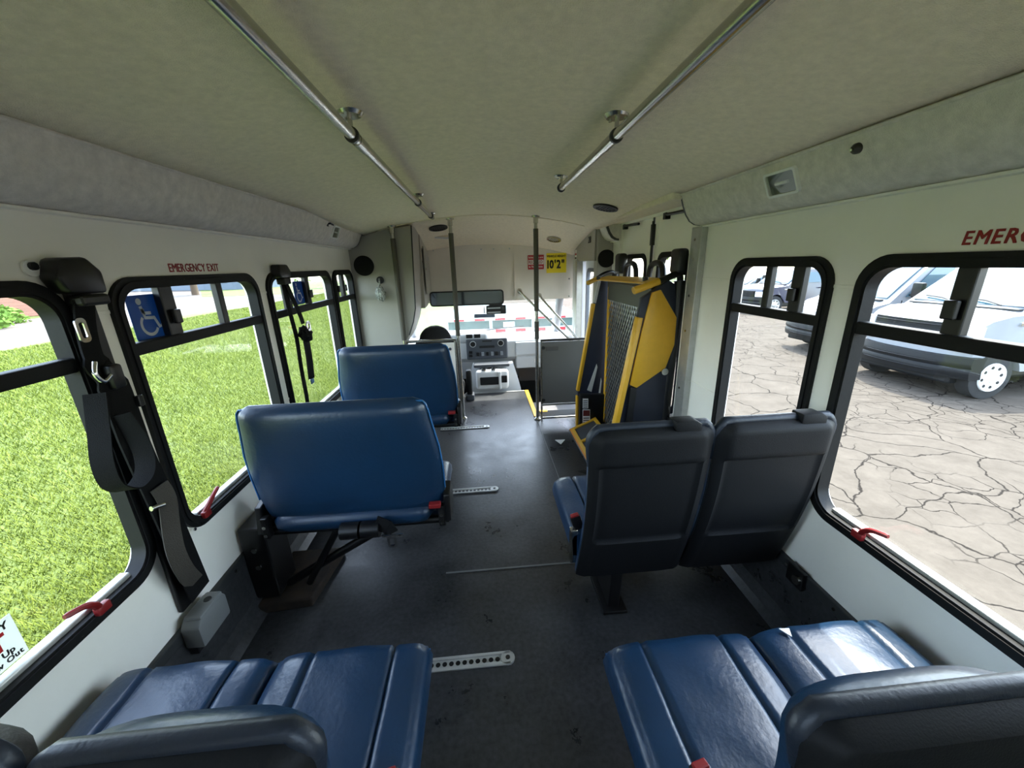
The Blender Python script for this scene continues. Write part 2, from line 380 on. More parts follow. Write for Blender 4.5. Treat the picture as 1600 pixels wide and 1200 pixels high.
# floor cove strips
dark = M('dark kick strip', (44, 46, 47), .5, var=(6, .1))
for nm, s, y1, lab in (('baseboard_left', -1, 3.62, 'dark kick strip along the left wall'), ('baseboard_right', 1, 2.18, 'dark kick strip along the right wall')):
    bm = B(); prism(bm, [(s*1.172, -.45, 0), (s*1.10, -.45, 0), (s*1.125, -.45, .03), (s*1.145, -.45, .08), (s*1.158, -.45, .29), (s*1.172, -.45, .29)], (0, y1+.45, 0))
    bb = ST(O(nm, bm, floorm), lab)
    O('top_rail', bx((s*1.152, -.45, .265), (s*1.172, y1, .31), .004), dark, bb)
    for k in range(16):
        y = .1+k*.22
        if y < y1-.05:
            bm = B(); disc(bm, (s*1.152, y, .288), (-s, 0, 0), .006, .004, 10); O('screw', bm, steel, bb)
O('pane', bx((-.35, -.48, 1.1), (.35, -.475, 1.55)), glass, bpy.data.objects['wall_rear'])
# ================================================================ outdoors
GZ = -.90
def ground_asphalt():
    m = M('cracked asphalt', (176, 170, 160), .95, spec=.03)
    t = m.node_tree; b = t.nodes['Principled BSDF']; tc = t.nodes.new('ShaderNodeTexCoord')
    nz = t.nodes.new('ShaderNodeTexNoise'); nz.inputs['Scale'].default_value = 1.6; nz.inputs['Detail'].default_value = 5
    t.links.new(tc.outputs['Object'], nz.inputs['Vector'])
    mul = t.nodes.new('ShaderNodeVectorMath'); mul.operation = 'MULTIPLY_ADD'; mul.inputs[1].default_value = (.55, .55, 0)
    t.links.new(nz.outputs['Color'], mul.inputs[0]); t.links.new(tc.outputs['Object'], mul.inputs[2])
    def vor(scale, w):
        v = t.nodes.new('ShaderNodeTexVoronoi'); v.voronoi_dimensions = '2D'; v.feature = 'DISTANCE_TO_EDGE'; v.inputs['Scale'].default_value = scale
        t.links.new(mul.outputs[0], v.inputs['Vector'])
        r = t.nodes.new('ShaderNodeMapRange'); r.inputs[1].default_value = w*.35; r.inputs[2].default_value = w; t.links.new(v.outputs['Distance'], r.inputs[0]); return r.outputs[0]
    c1, c2 = vor(1.25, .015), vor(3.1, .024)
    patch = t.nodes.new('ShaderNodeTexNoise'); patch.inputs['Scale'].default_value = .45; patch.inputs['Detail'].default_value = 3; t.links.new(tc.outputs['Object'], patch.inputs['Vector'])
    pr = t.nodes.new('ShaderNodeMapRange'); pr.inputs[1].default_value = .5; pr.inputs[2].default_value = .56; t.links.new(patch.outputs['Fac'], pr.inputs[0])
    mx = t.nodes.new('ShaderNodeMath'); mx.operation = 'MAXIMUM'; inv = t.nodes.new('ShaderNodeMath'); inv.operation = 'SUBTRACT'; inv.inputs[0].default_value = 1; t.links.new(pr.outputs[0], inv.inputs[1])
    t.links.new(c2, mx.inputs[0]); t.links.new(inv.outputs[0], mx.inputs[1])
    cr = t.nodes.new('ShaderNodeMath'); cr.operation = 'MULTIPLY'; t.links.new(c1, cr.inputs[0]); t.links.new(mx.outputs[0], cr.inputs[1])
    n2 = t.nodes.new('ShaderNodeTexNoise'); n2.inputs['Scale'].default_value = 2.2; n2.inputs['Detail'].default_value = 12; n2.inputs['Roughness'].default_value = .8; t.links.new(tc.outputs['Object'], n2.inputs['Vector'])
    ra = t.nodes.new('ShaderNodeValToRGB'); ra.color_ramp.elements[0].position = .3; ra.color_ramp.elements[1].position = .7
    ra.color_ramp.elements[0].color = (*lin((67, 62, 56)), 1); ra.color_ramp.elements[1].color = (*lin((87, 81, 74)), 1); t.links.new(n2.outputs['Fac'], ra.inputs[0])
    mc = t.nodes.new('ShaderNodeMix'); mc.data_type = 'RGBA'; mc.inputs[6].default_value = (*lin((36, 33, 30)), 1)
    t.links.new(cr.outputs[0], mc.inputs[0]); t.links.new(ra.outputs[0], mc.inputs[7]); t.links.new(mc.outputs[2], b.inputs['Base Color'])
    bp = t.nodes.new('ShaderNodeBump'); bp.inputs['Strength'].default_value = .6; bp.inputs['Distance'].default_value = .01; t.links.new(cr.outputs[0], bp.inputs['Height']); t.links.new(bp.outputs[0], b.inputs['Normal'])
    return m
def poly(name, pts, z, mat, label):
    bm = B(); prism(bm, [(x, y, z-.1) for x, y in pts], (0, 0, .1)); return ST(O(name, bm, mat), label)
asph = ground_asphalt()
poly('ground_lot', [(-1.6, -40), (70, -40), (70, 26), (20, 40), (20, 90), (-1.6, 90)], GZ, asph, 'pale cracked asphalt parking lot')
lawnm = M('lawn soil', (68, 82, 30), .95, var=(1.2, .25, (82, 96, 38)), bump=(60, .6))
poly('ground_lawn', [(-1.6, -40), (-1.6, 90), (-8, 90), (-14.4, 34), (-18.2, 26), (-17.2, 16), (-16, 8), (-16, -40)], GZ+.005, lawnm, 'bright green mown lawn')
road = M('pale concrete road', (84, 77, 72), .9, var=(1.5, .08), bump=(120, .15))
poly('ground_road', [(-16, -40), (-16, 8), (-17.2, 16), (-18.2, 26), (-14.4, 34), (-8, 90), (-90, 90), (-90, -40)], GZ-.01, road, 'pale concrete road beyond the lawn')
poly('ground_verge', [(-26, -20), (-26.5, 20), (-29, 29), (-60, 31), (-60, -20)], GZ+.01, lawnm, 'grass verge across the road')
poly('ground_verge_front', [(-30, 45), (-9.5, 45), (-8, 90), (-60, 90)], GZ+.01, lawnm, 'grass verge ahead of the bus')
poly('ground_verge_right', [(22, 26), (70, 20), (70, 60), (22, 60)], GZ+.01, lawnm, 'grass strip behind the parked cars')
# grass blades
import numpy as np
rng = np.random.default_rng(3)
def blades(n):
    # denser near the bus
    d = 2.0+14.0*rng.random(n)**1.7; y = -1+(rng.random(n)*1.0)*(9+d*2.6); x = -1.6-d*.98+.6
    keep = x < -2.2; x, y, d = x[keep], y[keep], d[keep]; m = len(x)
    s = .6+d*.10; h = (.035+.045*rng.random(m))*np.clip(s, .8, 1.6); w = .0042*s*1.4; a = rng.random(m)*6.283; la = rng.random(m)*6.283; ll = h*(.4+.7*rng.random(m))
    co = np.empty((m, 3, 3), np.float32)
    co[:, 0] = np.stack([x-w*np.cos(a), y-w*np.sin(a), np.full(m, GZ)], 1); co[:, 1] = np.stack([x+w*np.cos(a), y+w*np.sin(a), np.full(m, GZ)], 1)
    co[:, 2] = np.stack([x+ll*np.cos(la), y+ll*np.sin(la), GZ+h], 1)
    me = bpy.data.meshes.new('lawn_grass'); me.vertices.add(m*3); me.vertices.foreach_set('co', co.ravel()); me.loops.add(m*3); me.loops.foreach_set('vertex_index', np.arange(m*3, dtype=np.int32))
    me.polygons.add(m); me.polygons.foreach_set('loop_start', np.arange(0, m*3, 3, dtype=np.int32)); me.update(calc_edges=True); me.validate()
    return me
gm = M('grass blades', (85, 99, 30), .7, var=(1.1, .3, (102, 113, 42)), spec=.2)
me = blades(440000); me.materials.append(gm); go = bpy.data.objects.new('lawn_grass', me); COL.objects.link(go)
tag(go, 'short sunlit green grass blades covering the lawn', 'grass', kind='stuff')
# trees and bushes
leafm = M('leaf green', (74, 104, 40), .7, var=(.8, .3, (108, 138, 58)), spec=.2)
bark = M('bark', (84, 70, 56), .9, bump=(30, .5))
def crown(c, r, n, size, seed):
    rg = random.Random(seed); bm = B()
    lobes = [(Vector((rg.uniform(-.55, .55)*r[0], rg.uniform(-.55, .55)*r[1], rg.uniform(-.5, .55)*r[2])), rg.uniform(.45, .7)) for _ in range(9)]
    for _ in range(n):
        o, k = rg.choice(lobes); v = Vector((rg.gauss(0, 1), rg.gauss(0, 1), rg.gauss(0, 1))).normalized()*(rg.random()**.35)*k
        p = Vector(c)+o+Vector((v.x*r[0], v.y*r[1], v.z*r[2])); s = size*rg.uniform(.6, 1.3)
        a = Vector((rg.gauss(0, 1), rg.gauss(0, 1), rg.gauss(0, .6))).normalized(); b_ = a.orthogonal().normalized()
        vs = [bm.verts.new(p+a*s), bm.verts.new(p+b_*s*.5), bm.verts.new(p-a*s), bm.verts.new(p-b_*s*.5)]; bm.faces.new(vs)
    return bm
def tree(x, y, h, r, label, seed, n=2200, leaf=.28):
    t = T('tree', label, 'tree', (x, y, GZ), group='trees around the lots')
    O('trunk', tube(B(), [(0, 0, 0), (.05, 0, h*.35), (0, .05, h*.65)], [.035*h, .026*h, .012*h], 8), bark, t, 60)
    O('crown', crown((0, 0, h*.62), (r, r, h*.40), n, leaf, seed), leafm, t, 'keep')
def bush(x, y, r, label, seed):
    t = T('bush', label, 'bush', (x, y, GZ), group='bushes by the brick building')
    O('foliage', crown((0, 0, r*.5), (r*1.3, r, r*.75), 1100, .13, seed), leafm, t, 'keep'); O('stem', tb([(0, 0, 0), (0, 0, r*.6)], .04, 6), bark, t)
bush(-25.0, 22.0, 1.0, 'rounded green bush in front of the brick building, right of its window', 1); bush(-27.2, 24.0, .9, 'low green bush at the corner of the brick building', 2)
tree(-17.5, 41, 5.2, 1.3, 'young slim tree seen through the belt window at left', 3, 900, .2)
tree(-21, 58, 6.5, 2.0, 'young tree farther along the road at left', 4, 1000, .25)
tree(-34, 50, 11, 5, 'large green tree across the road beyond the left windows', 5)
tree(-13, 66, 10, 5, 'large green tree ahead of the bus on the left of the windscreen', 6)
tree(-20, 75, 12, 6, 'tall green tree ahead, farthest on the left', 8)
tree(34, 44, 11, 5.5, 'large green tree behind the dark car', 9)
tree(46, 36, 12, 6, 'large green tree farther right behind the parked vans', 10)
tree(25, 50, 10, 5, 'large green tree at the far left edge of the parking lot', 11)
# brick building
brickm = M('red brick', (150, 92, 72), .9); t_ = brickm.node_tree; br = t_.nodes.new('ShaderNodeTexBrick'); br.inputs['Scale'].default_value = 3.2
br.inputs[1].default_value = (*lin((156, 96, 76)), 1); br.inputs[2].default_value = (*lin((134, 80, 64)), 1); br.inputs[3].default_value = (*lin((190, 180, 168)), 1)
tcn = t_.nodes.new('ShaderNodeTexCoord'); mp_ = t_.nodes.new('ShaderNodeMapping'); mp_.inputs['Rotation'].default_value = (math.radians(90), 0, 0); t_.links.new(tcn.outputs['Object'], mp_.inputs[0]); t_.links.new(mp_.outputs[0], br.inputs[0]); t_.links.new(br.outputs[0], t_.nodes['Principled BSDF'].inputs['Base Color'])
hb = T('brick_building', 'low red brick building with white windows beyond the lawn', 'building', (-40, 31, GZ), math.radians(-42))
O('wall', bx((-9, 0, 0), (9, 8, 3.2)), brickm, hb)
O('roof', prism(B(), [(-9.6, -.6, 3.1), (-9.6, 8.6, 3.1), (-9.6, 4, 5.2)], (19.2, 0, 0)), M('grey shingle', (92, 88, 86), .9, bump=(20, .4)), hb)
for k in range(5):
    w = O('window', bx((-7.6+k*3.4, -.05, .55), (-6.0+k*3.4, .05, 2.4), .02), sticker_w, hb)
    for i in range(2):
        O('pane', bx((-7.5+k*3.4+i*.75, -.07, .65), (-6.85+k*3.4+i*.75, -.04, 2.3)), M('building glass', (70, 84, 96), .1), w)
lb = T('dark_building', 'long dark grey building far across the road', 'building', (-48, 66, GZ), math.radians(-20))
O('wall', bx((-14, 0, 0), (14, 8, 3.6)), M('slate siding', (92, 104, 118), .7), lb); O('roof', bx((-14.6, -.6, 3.6), (14.6, 8.6, 4.0), .05), M('grey shingle', (92, 88, 86), .9), lb)
for k in range(6): O('window', bx((-12.5+k*4.3, -.06, 1.0), (-10.3+k*4.3, .04, 2.4), .02), M('building glass', (70, 84, 96), .1), lb)
# ---------------------------------------------------------------- vehicles (nose towards -x, local x runs backwards)
def vbody(prof, W_, tum=.10, belt=1.2, bulge=.16, cols=11, top=2.1):
    bm = B(); rings = []
    for i in range(cols):
        t = -1+2*i/(cols-1); ring_ = []
        for l, z in prof:
            hw = W_/2
            if z > belt: hw -= tum*(z-belt)/(top-belt)*1.0
            hw -= .02*max(0, (.6-z)/.3) if z < .6 else 0
            f = max(0, 1-l/1.1); hw -= .10*f*f
            ring_.append(bm.verts.new((l+bulge*f*abs(t)**2.6, hw*t, z-(.05*abs(t)**6 if z > belt else 0))))
        rings.append(ring_)
    n = len(prof)
    for a, b in zip(rings, rings[1:]):
        for k in range(n): bm.faces.new((a[k], a[(k+1) % n], b[(k+1) % n], b[k]))
    bm.faces.new(rings[0]); bm.faces.new(rings[-1][::-1])
    bmesh.ops.triangulate(bm, faces=[f for f in bm.faces if len(f.verts) > 4])
    return bm
def arch(l, r, z0, n=8): return [(l+r*math.cos(math.pi*k/n)*-1, z0+r*math.sin(math.pi*k/n)) for k in range(n+1)]
tyrem = M('tyre rubber', (26, 26, 27), .85, bump=(60, .3)); rimw = M('white steel wheel', (222, 224, 224), .35)
carglass = M('car windscreen glass', (40, 72, 84), .06, spec=.7); headl = M('headlamp lens', (210, 214, 214), .12, spec=.8)
bumpm = M('black bumper plastic', (17, 18, 20), .55, bump=(120, .08), spec=.2); wiperm = M('wiper black', (18, 18, 18), .5)
def wheel(par, l, y, R, s, holes=8, rim=rimw):
    w = O('wheel', tube(B(), [(l, y-.11, R), (l, y-.10, R), (l, y+.10, R), (l, y+.11, R)], [R*.90, R, R, R*.90], 28), tyrem, par, 40)
    bm = B(); yo = y-.115*s*-1
    def rg(rad, off): return [(l+rad*math.cos(a*math.pi/14), y+s*off, R+rad*math.sin(a*math.pi/14)) for a in range(28)]
    rs = [(R*.64, .112), (R*.62, .135), (R*.58, .135), (R*.54, .118), (R*.36, .114), (R*.24, .12), (R*.20, .15), (R*.10, .155)]
    L = [[bm.verts.new(p) for p in rg(a, b)] for a, b in rs]
    for a, b in zip(L, L[1:]):
        for k in range(28): bm.faces.new((a[k], a[(k+1) % 28], b[(k+1) % 28], b[k]))
    bm.faces.new(L[-1]); bm.faces.new([bm.verts.new(p) for p in rg(R*.62, .111)])
    O('rim', bm, rim, w, 40)
    for k in range(holes):
        a = 2*math.pi*k/holes+.2; c = Vector((l+R*.45*math.cos(a), y+s*.108, R+R*.45*math.sin(a)))
        bm = B(); disc(bm, c, (0, s, 0), R*.075, .012, 10); O('rim_hole', bm, wiperm, w)
def quad(bm, pts, t):
    return prism(bm, pts, t)
def screen(v, name, pts, th, mat): O(name, prism(B(), pts, th), mat, v)
def van(nose_x, cy, label, paint, H, hood, roof, cowl, wsl, nose, L, W_, badge, group=None, name='van', axle=.85, R=.38, sidepanel=False, grille=(.72, 1.02), seat=True, rimmat=rimw):
    v = T(name, label, name if name != 'suv' else 'car', (nose_x, cy, GZ), group=group)
    zb = .46
    prof = [(.10, zb), (.06, .62), (.05, hood*.82), (.09, hood*.94), (.22, hood), (cowl*.6, hood+(H-hood)*.55), (cowl, H), (cowl+wsl, roof-.06), (cowl+wsl+.3, roof), (cowl+wsl+1.4, roof+.02), (L-.25, roof), (L, roof-.25), (L, zb)]
    ra = L-1.05
    prof += [(ra+R+.09, zb)]+[(ra+(R+.07)*math.cos(math.pi*k/8), R+(R+.07)*math.sin(math.pi*k/8)) for k in range(1, 8)]+[(ra-R-.09, zb)]
    prof += [(axle+R+.09, zb)]+[(axle+(R+.07)*math.cos(math.pi*k/8), R+(R+.07)*math.sin(math.pi*k/8)) for k in range(1, 8)]+[(axle-R-.09, zb)]
    O('body', vbody(prof, W_, .16, H-.05, .20, top=roof), paint, v, 32)
    hw = W_/2
    for l in (axle, ra):
        for s in (-1, 1): wheel(v, l, s*(hw-.13), R, s, rim=rimmat)
    # windscreen, split to follow the bow of the body
    def wsp(f, y):
        l = cowl+.06+(wsl-.1)*f; z = H+.045+(roof-.06-H-.09)*f
        ff = max(0, 1-l/1.1); t = abs(y)/(hw-.06); n_ = Vector((-(roof-H), 0, wsl)).normalized()
        return Vector((l+.2*ff*t**2.6, y, z))+n_*.012
    def fa(u, w): return wsp((w+1)/2, u*(hw-.13-.10*(w+1)/2))
    bm = slab(10, 3, fa, lambda u, w: fa(u, w)+Vector((.03, 0, -.02))); O('windscreen', bm, carglass, v, 50)
    for y0 in (-.55, .12):
        p = [wsp(.0, y0)+Vector((-.03, 0, .0)), wsp(.05, y0+.25)+Vector((-.02, 0, .03)), wsp(.10, y0+.55)+Vector((-.02, 0, .02))]; O('wiper', tb(p, .012, 6), wiperm, v)
    O('cowl', bx((cowl-.05, -hw+.16, H-.01), (cowl+.05, hw-.16, H+.02), .008), wiperm, v)
    # grille with bars
    def nx(y, f=1): return .05+.20*(abs(y)/hw)**2.6-.012
    g0, g1 = grille
    def ga(u, w): y = u*hw*.66; return Vector((nx(y)-.02, y, g0+(g1-g0)*(w+1)/2))
    gr = O('grille', slab(10, 4, ga, lambda u, w: ga(u, w)+Vector((.05, 0, 0))), bumpm, v, 50)
    for k in range(4):
        z = g0+.05+k*(g1-g0-.1)/3; O('grille_bar', tb([(nx(y*hw*.64)-.028, y*hw*.64, z) for y in [i/5-1 for i in range(11)]], .012, 6), bumpm, gr)
    if badge:
        bm = B(); c = Vector((nx(0)-.05, 0, (g0+g1)/2)); L1 = [c+Vector((0, .115*math.cos(a*.2618), .05*math.sin(a*.2618))) for a in range(24)]; L2 = [c+Vector((0, .1*math.cos(a*.2618), .04*math.sin(a*.2618))) for a in range(24)]
        ring(bm, L1, L2, (.03, 0, 0)); bd = O('badge', bm, chrome, gr); bm = B(); bm.faces.new([bm.verts.new(p+Vector((.006, 0, 0))) for p in L2]); O('badge_face', bm, M('badge blue', (30, 50, 110), .3), bd)
    for s in (-1, 1):
        def ha(u, w): y = s*(hw*.83+u*hw*.13); return Vector((nx(y)-.012, y, g0+.02+(g1-g0-.05)*(w+1)/2))
        hl = O('headlamp', slab(6, 3, ha, lambda u, w: ha(u, w)+Vector((.06, 0, 0))), headl, v, 50)
        def ia(u, w): y = s*(hw*.83+u*hw*.12); return Vector((nx(y)-.012, y, g0-.07+.06*(w+1)/2))
        O('indicator', slab(6, 2, ia, lambda u, w: ia(u, w)+Vector((.05, 0, 0))), M('amber lens', (214, 140, 60), .2), v, 50)
        # side window, door line, handle, mirror
        yS = lambda z: s*(hw-.16*max(0, (z-H+.05))/(roof-H+.05)+.006)
        z0, z1 = H+.07, roof-.16
        a = [(cowl+.42, z0), (cowl+wsl+.12, z1), (cowl+1.55, z1), (cowl+1.55, z0)]
        O('side_window', prism(B(), [(l, yS(z), z) for l, z in a], (0, -s*.02, 0)), carglass, v)
        if sidepanel:
            b_ = [(cowl+1.85, z0), (cowl+1.85, z1), (L-.5, z1), (L-.5, z0)]; O('side_window', prism(B(), [(l, yS(z), z) for l, z in b_], (0, -s*.02, 0)), carglass, v)
        for l in (cowl+.32, cowl+1.68): O('door_seam', bx((l, s*(hw-.008), .52), (l+.012, s*(hw+.004), H), 0), bumpm, v)
        O('door_handle', bx((cowl+1.40, s*(hw-.005), H-.18), (cowl+1.60, s*(hw+.025), H-.14), .008), bumpm, v)
        O('side_badge', bx((cowl-.15, s*(hw-.06), H-.22), (cowl+.17, s*(hw+.006), H-.17), .006), chrome, v)
        mir = O('mirror', bx((cowl+.42, s*(hw+.06), H+.06), (cowl+.54, s*(hw+.26), H+.34), .03), bumpm, v, 40)
        O('mirror_arm', tb([(cowl+.5, s*(hw-.06), H+.1), (cowl+.5, s*(hw+.1), H+.16)], .02, 6), bumpm, mir)
    # bumper
    def bmp(u, w):
        y = u*(hw+.01); z = .36+.36*(w+1)/2; return Vector((-.05+.22*(abs(u))**3-.03*math.cos(w*1.57)+(0.03 if abs(w) < .2 else 0), y, z))
    bp = O('bumper', slab(14, 8, bmp, lambda u, w: bmp(u, w)+Vector((.16+.06*abs(u)**6, 0, 0))), bumpm, v, 40)
    for z in (.45, .60): O('bumper_step', tb([(-.088+.22*abs(u)**3, u*hw*.9, z) for u in [i/6-1 for i in range(13)]], .010, 6), bumpm, bp)
    O('valance', bx((.08, -hw*.8, .24), (.4, hw*.8, .40), .04), bumpm, v)
    O('underbody', bx((.4, -hw*.72, .26), (L-.3, hw*.72, .50), .05), wiperm, v)
    return v
vwhite = M('white vehicle paint', (130, 133, 138), .4, coat=.15)
van(7.68, 6.42, 'white van with a black front bumper nearest the large right window', vwhite, 1.45, 1.30, 2.2, .95, .85, 0, 5.6, 1.98, False, 'white vans parked on the lot', sidepanel=False, axle=.62, grille=(.88, 1.25))
van(8.30, 9.15, 'white van with oval grille badge behind the nearest white van', vwhite, 1.36, 1.10, 2.3, .85, 1.05, 0, 5.6, 2.0, True, 'white vans parked on the lot', grille=(.66, .94), axle=.95)
van(11.8, 17.0, 'dark navy sport utility car parked beyond the vans', M('navy vehicle paint', (44, 46, 66), .25, coat=.6), 1.22, 1.12, 1.88, 1.35, .7, 0, 5.1, 2.0, False, None, name='car', sidepanel=True, grille=(.72, .98), rimmat=M('alloy wheel', (190, 192, 195), .3, .8))
van(12.6, 20.6, 'silver grey car at the far end of the parked row', M('silver vehicle paint', (150, 156, 158), .3, .4, coat=.5), 1.02, .92, 1.55, 1.25, .8, 0, 4.7, 1.85, False, None, name='car', sidepanel=True, grille=(.56, .80), axle=.9, R=.33, rimmat=M('alloy wheel', (190, 192, 195), .3, .8))
# flatbed trailer in front of the windscreen
tr = T('trailer', 'trailer frame with red and white tape seen through the windscreen', 'trailer', (.75, 11.0, GZ))
grn = M('dark green tarp', (70, 92, 88), .6, var=(3, .2)); trf = M('trailer frame paint', (170, 174, 176), .5); tpr = M('red reflective tape', (200, 40, 48), .35); tpw = M('white reflective tape', (236, 238, 238), .35)
for z, h in ((.60, .09), (.93, .06)):
    beam = O('beam', bx((-1.9, -.06, z-h*.6), (2.2, .06, z+h*.6), .01), trf, tr)
    for k in range(14):
        O('tape', bx((-1.88+k*.29, -.066, z-h*.45), (-1.88+k*.29+.285, -.058, z+h*.45)), tpr if k % 2 else tpw, beam)
for x in (-1.85, -.6, .62, 1.2, 2.1): O('post', bx((x, -.05, .55), (x+.09, .05, .98), .01), trf, tr)
O('load', bx((-1.8, .12, .52), (2.1, 3.8, .99), .12, 3), grn, tr); O('deck', bx((-1.85, .06, .44), (2.15, 4.2, .54)), trf, tr)
for x in (-1.5, 1.8):
    for y in (1.6, 2.6): O('wheel', tube(B(), [(x-.1, y, .36), (x+.1, y, .36)], .36, 18), tyrem, tr, 40)
O('plate', bx((-.2, -.075, .70), (.12, -.06, .84)), tpw, tr)
# ================================================================ front of the bus
# bulkhead above the windscreen
bm = px_([(4.60, 1.095), (4.57, 1.72), (4.63, 1.76), (4.64, 1.095)], -.66, 1.05)
wf = ST(O('wall_front', bm, greyp, None), 'grey front bulkhead above the windscreen')
for x in (-.55, -.02, .12, .30, .85, 1.0):
    bm = B(); disc(bm, (x, 4.573, 1.67), (0, -1, 0), .009, .006, 10); O('screw', bm, greyl, wf)
for x, z in ((.99, 1.32), (.99, 1.12)):
    bm = B(); disc(bm, (x, 4.592, z), (0, -1, 0), .009, .006, 10); O('screw', bm, steel, wf)
O('panel_seam', bx((.345, 4.565, 1.12), (.35, 4.59, 1.70)), greyp, wf)
ST(O('cap_front', bx((-1.22, 4.655, 1.12), (1.22, 4.675, 2.04)), M('white roof skin', (225, 226, 224), .4)), 'outer front cap above the cab')
# windscreen and cab sides
ws = STE('window_9', 'wide front windscreen of the cab', (0, 5.0, .6))
def wsf(u, v): return Vector((u*.93, .16-.46*(v+1)/2-.06*u*u, .03+.51*(v+1)/2))
O('pane', slab(12, 4, wsf, lambda u, v: wsf(u, v)+Vector((0, .006, .003))), glass, ws, 50)
for s in (-1, 1):
    O('pillar', tube(B(), [(s*.97, .14, -.05), (s*.94, .08, .05), (s*.90, -.34, .53)], [.05, .045, .05], 8), M('cab trim grey', (146, 148, 150), .5), ws, 50)
O('header', bx((-.98, -.36, .53), (.98, -.28, .57), .01), M('cab trim grey', (146, 148, 150), .5), ws)
O('wiper', tb([(-.3, .17, .04), (.2, .12, .09), (.5, .10, .11)], .008, 6), wiperm, ws)
cabt = M('cab trim grey', (146, 148, 150), .5)
bm = B(); box(bm, (-1.22, 3.64, -.5), (-1.175, 5.2, .60)); box(bm, (-1.22, 3.64, 1.10), (-1.175, 4.68, 2.03)); box(bm, (-1.22, 3.64, .6), (-1.175, 3.86, 1.12)); box(bm, (-1.22, 4.72, .58), (-1.175, 4.80, 1.12))
cabl = ST(O('wall_cab_left', bm, cabt), 'grey cab side wall at the driver door')
O('pane', bx((-1.20, 3.86, .6), (-1.195, 4.72, 1.12)), glass, cabl)
bm = B(); box(bm, (1.08, 4.45, -.5), (1.2, 5.2, .62), .01); box(bm, (1.175, 3.64, 1.53), (1.22, 4.68, 2.03)); box(bm, (1.06, 4.45, .6), (1.2, 4.53, 1.55))
ST(O('wall_cab_right', bm, cabt), 'grey cab side wall by the entry door')
bm = B(); box(bm, (-1.15, 4.51, -.55), (1.2, 5.3, -.30)); box(bm, (-1.15, 4.43, -.55), (-.33, 4.52, -.30)); box(bm, (.46, 4.505, -.55), (1.2, 4.52, -.30)); box(bm, (-1.15, 3.6, -.55), (-.33, 4.43, -.12)); box(bm, (-1.15, 5.2, -.5), (1.2, 5.28, .55)); box(bm, (-.33, 3.6, -.3), (-.321, 4.5, -.05))
ST(O('floor_cab', bm, M('cab carpet black', (24, 25, 27), .95)), 'dark cab floor and firewall')
# entry door (right, ahead of the lift)
ed = STE('door_1', 'glazed white framed entry door at the front right', (1.13, 4.05, -.30))
O('jamb', bx((-.13, .30, .3), (-.05, .40, 1.83), .006), M('white door post', (206, 208, 206), .4), ed)
O('jamb', bx((-.13, .22, .3), (-.06, .296, 1.83), .006), alumin, ed)
def dl(w, h, r, x): return [(x, p-.06, .92+q) for p, q in rrect(w, h, r, 6)]
bm = B(); ring(bm, dl(.52, 1.64, .09, -.03), dl(.44, 1.56, .07, -.03), (.03, 0, 0)); O('seal', bm, M('grey rubber seal', (92, 96, 104), .5), ed)
bm = B(); ring(bm, dl(.60, 1.80, .02, -.025), dl(.51, 1.63, .09, -.025), (.04, 0, 0)); O('leaf_frame', bm, M('white door post', (206, 208, 206), .4), ed)
O('pane', bx((-.012, -.29, .13), (-.008, .17, 1.7)), glass, ed)
# left cabinet beside the driver
cabg = M('grey cabinet laminate', (158, 154, 144), .45, var=(2.5, .04), bump=(250, .05))
lc = T('cabinet', 'tall grey cabinet with a black speaker behind the driver, left', 'cabinet', (-.9, 3.62, .3))
rear = [(-.27, 0), (.10, .5), (.17, .60), (.22, .72), (.25, .84), (.285, 1.545), (.05, 1.515), (-.13, 1.47), (-.27, 1.46), (-.27, 0)][:-1]
O('body', prism(B(), [(x, 0, z) for x, z in rear], (0, .42, 0)), cabg, lc)
O('side_body', prism(B(), [(.283, .40, .80), (.29, .40, 1.50), (.285, .96, 1.365), (.275, .96, .86), (.27, .7, .80)], (-.42, 0, 0)), cabg, lc)
hatch = O('door', prism(B(), [(.292, .50, .93), (.296, .50, 1.40), (.292, .88, 1.29), (.288, .88, .95)], (.012, 0, 0), .004), cabg, lc)
bm = B(); disc(bm, (.30, .53, 1.18), (1, 0, 0), .010, .012, 12); O('lock', bm, steel, hatch)
bm = B(); disc(bm, (.288, .44, 1.25), (1, 0, 0), .010, .01, 12); O('lock', bm, steel, lc)
O('edge_trim', tb([(.285, -.004, 1.545), (.25, -.004, .84), (.22, -.004, .72), (.17, -.004, .60)], .006, 6), dark, lc)
bm = B(); disc(bm, (-.155, .0, 1.225), (0, -1, 0), .085, .012, 32); sp = O('speaker_grille', bm, M('black speaker cloth', (14, 14, 16), .9, bump=(300, .5)), lc, 40)
bm = B(); disc(bm, (-.032, 0, 1.10), (0, -1, 0), .032, .01, 20); O('cable_hole', bm, blackp, lc, 40)
pb = T('plastic_bag', 'small crumpled clear plastic bag hanging from a hole in the grey cabinet', 'bag', (-.932, 3.585, 1.26))
rg = random.Random(4); bm = B(); bmesh.ops.create_icosphere(bm, subdivisions=3, radius=1)
for v in bm.verts:
    k = 1+.18*rg.uniform(-1, 1); z = v.co.z; wd = .045*(1-.65*max(0, z)); v.co = Vector((v.co.x*wd*k, v.co.y*.022*k-.012, z*.075*k+.035))
O('pouch', bm, M('crumpled plastic', (206, 208, 204), .2, var=(60, .4, (90, 92, 88)), bump=(80, .8)), pb)
O('tie', tb([(0, -.012, .1), (.004, -.014, .135), (0, .0, .15)], .008, 6), M('crumpled plastic', (206, 208, 204), .2), pb)
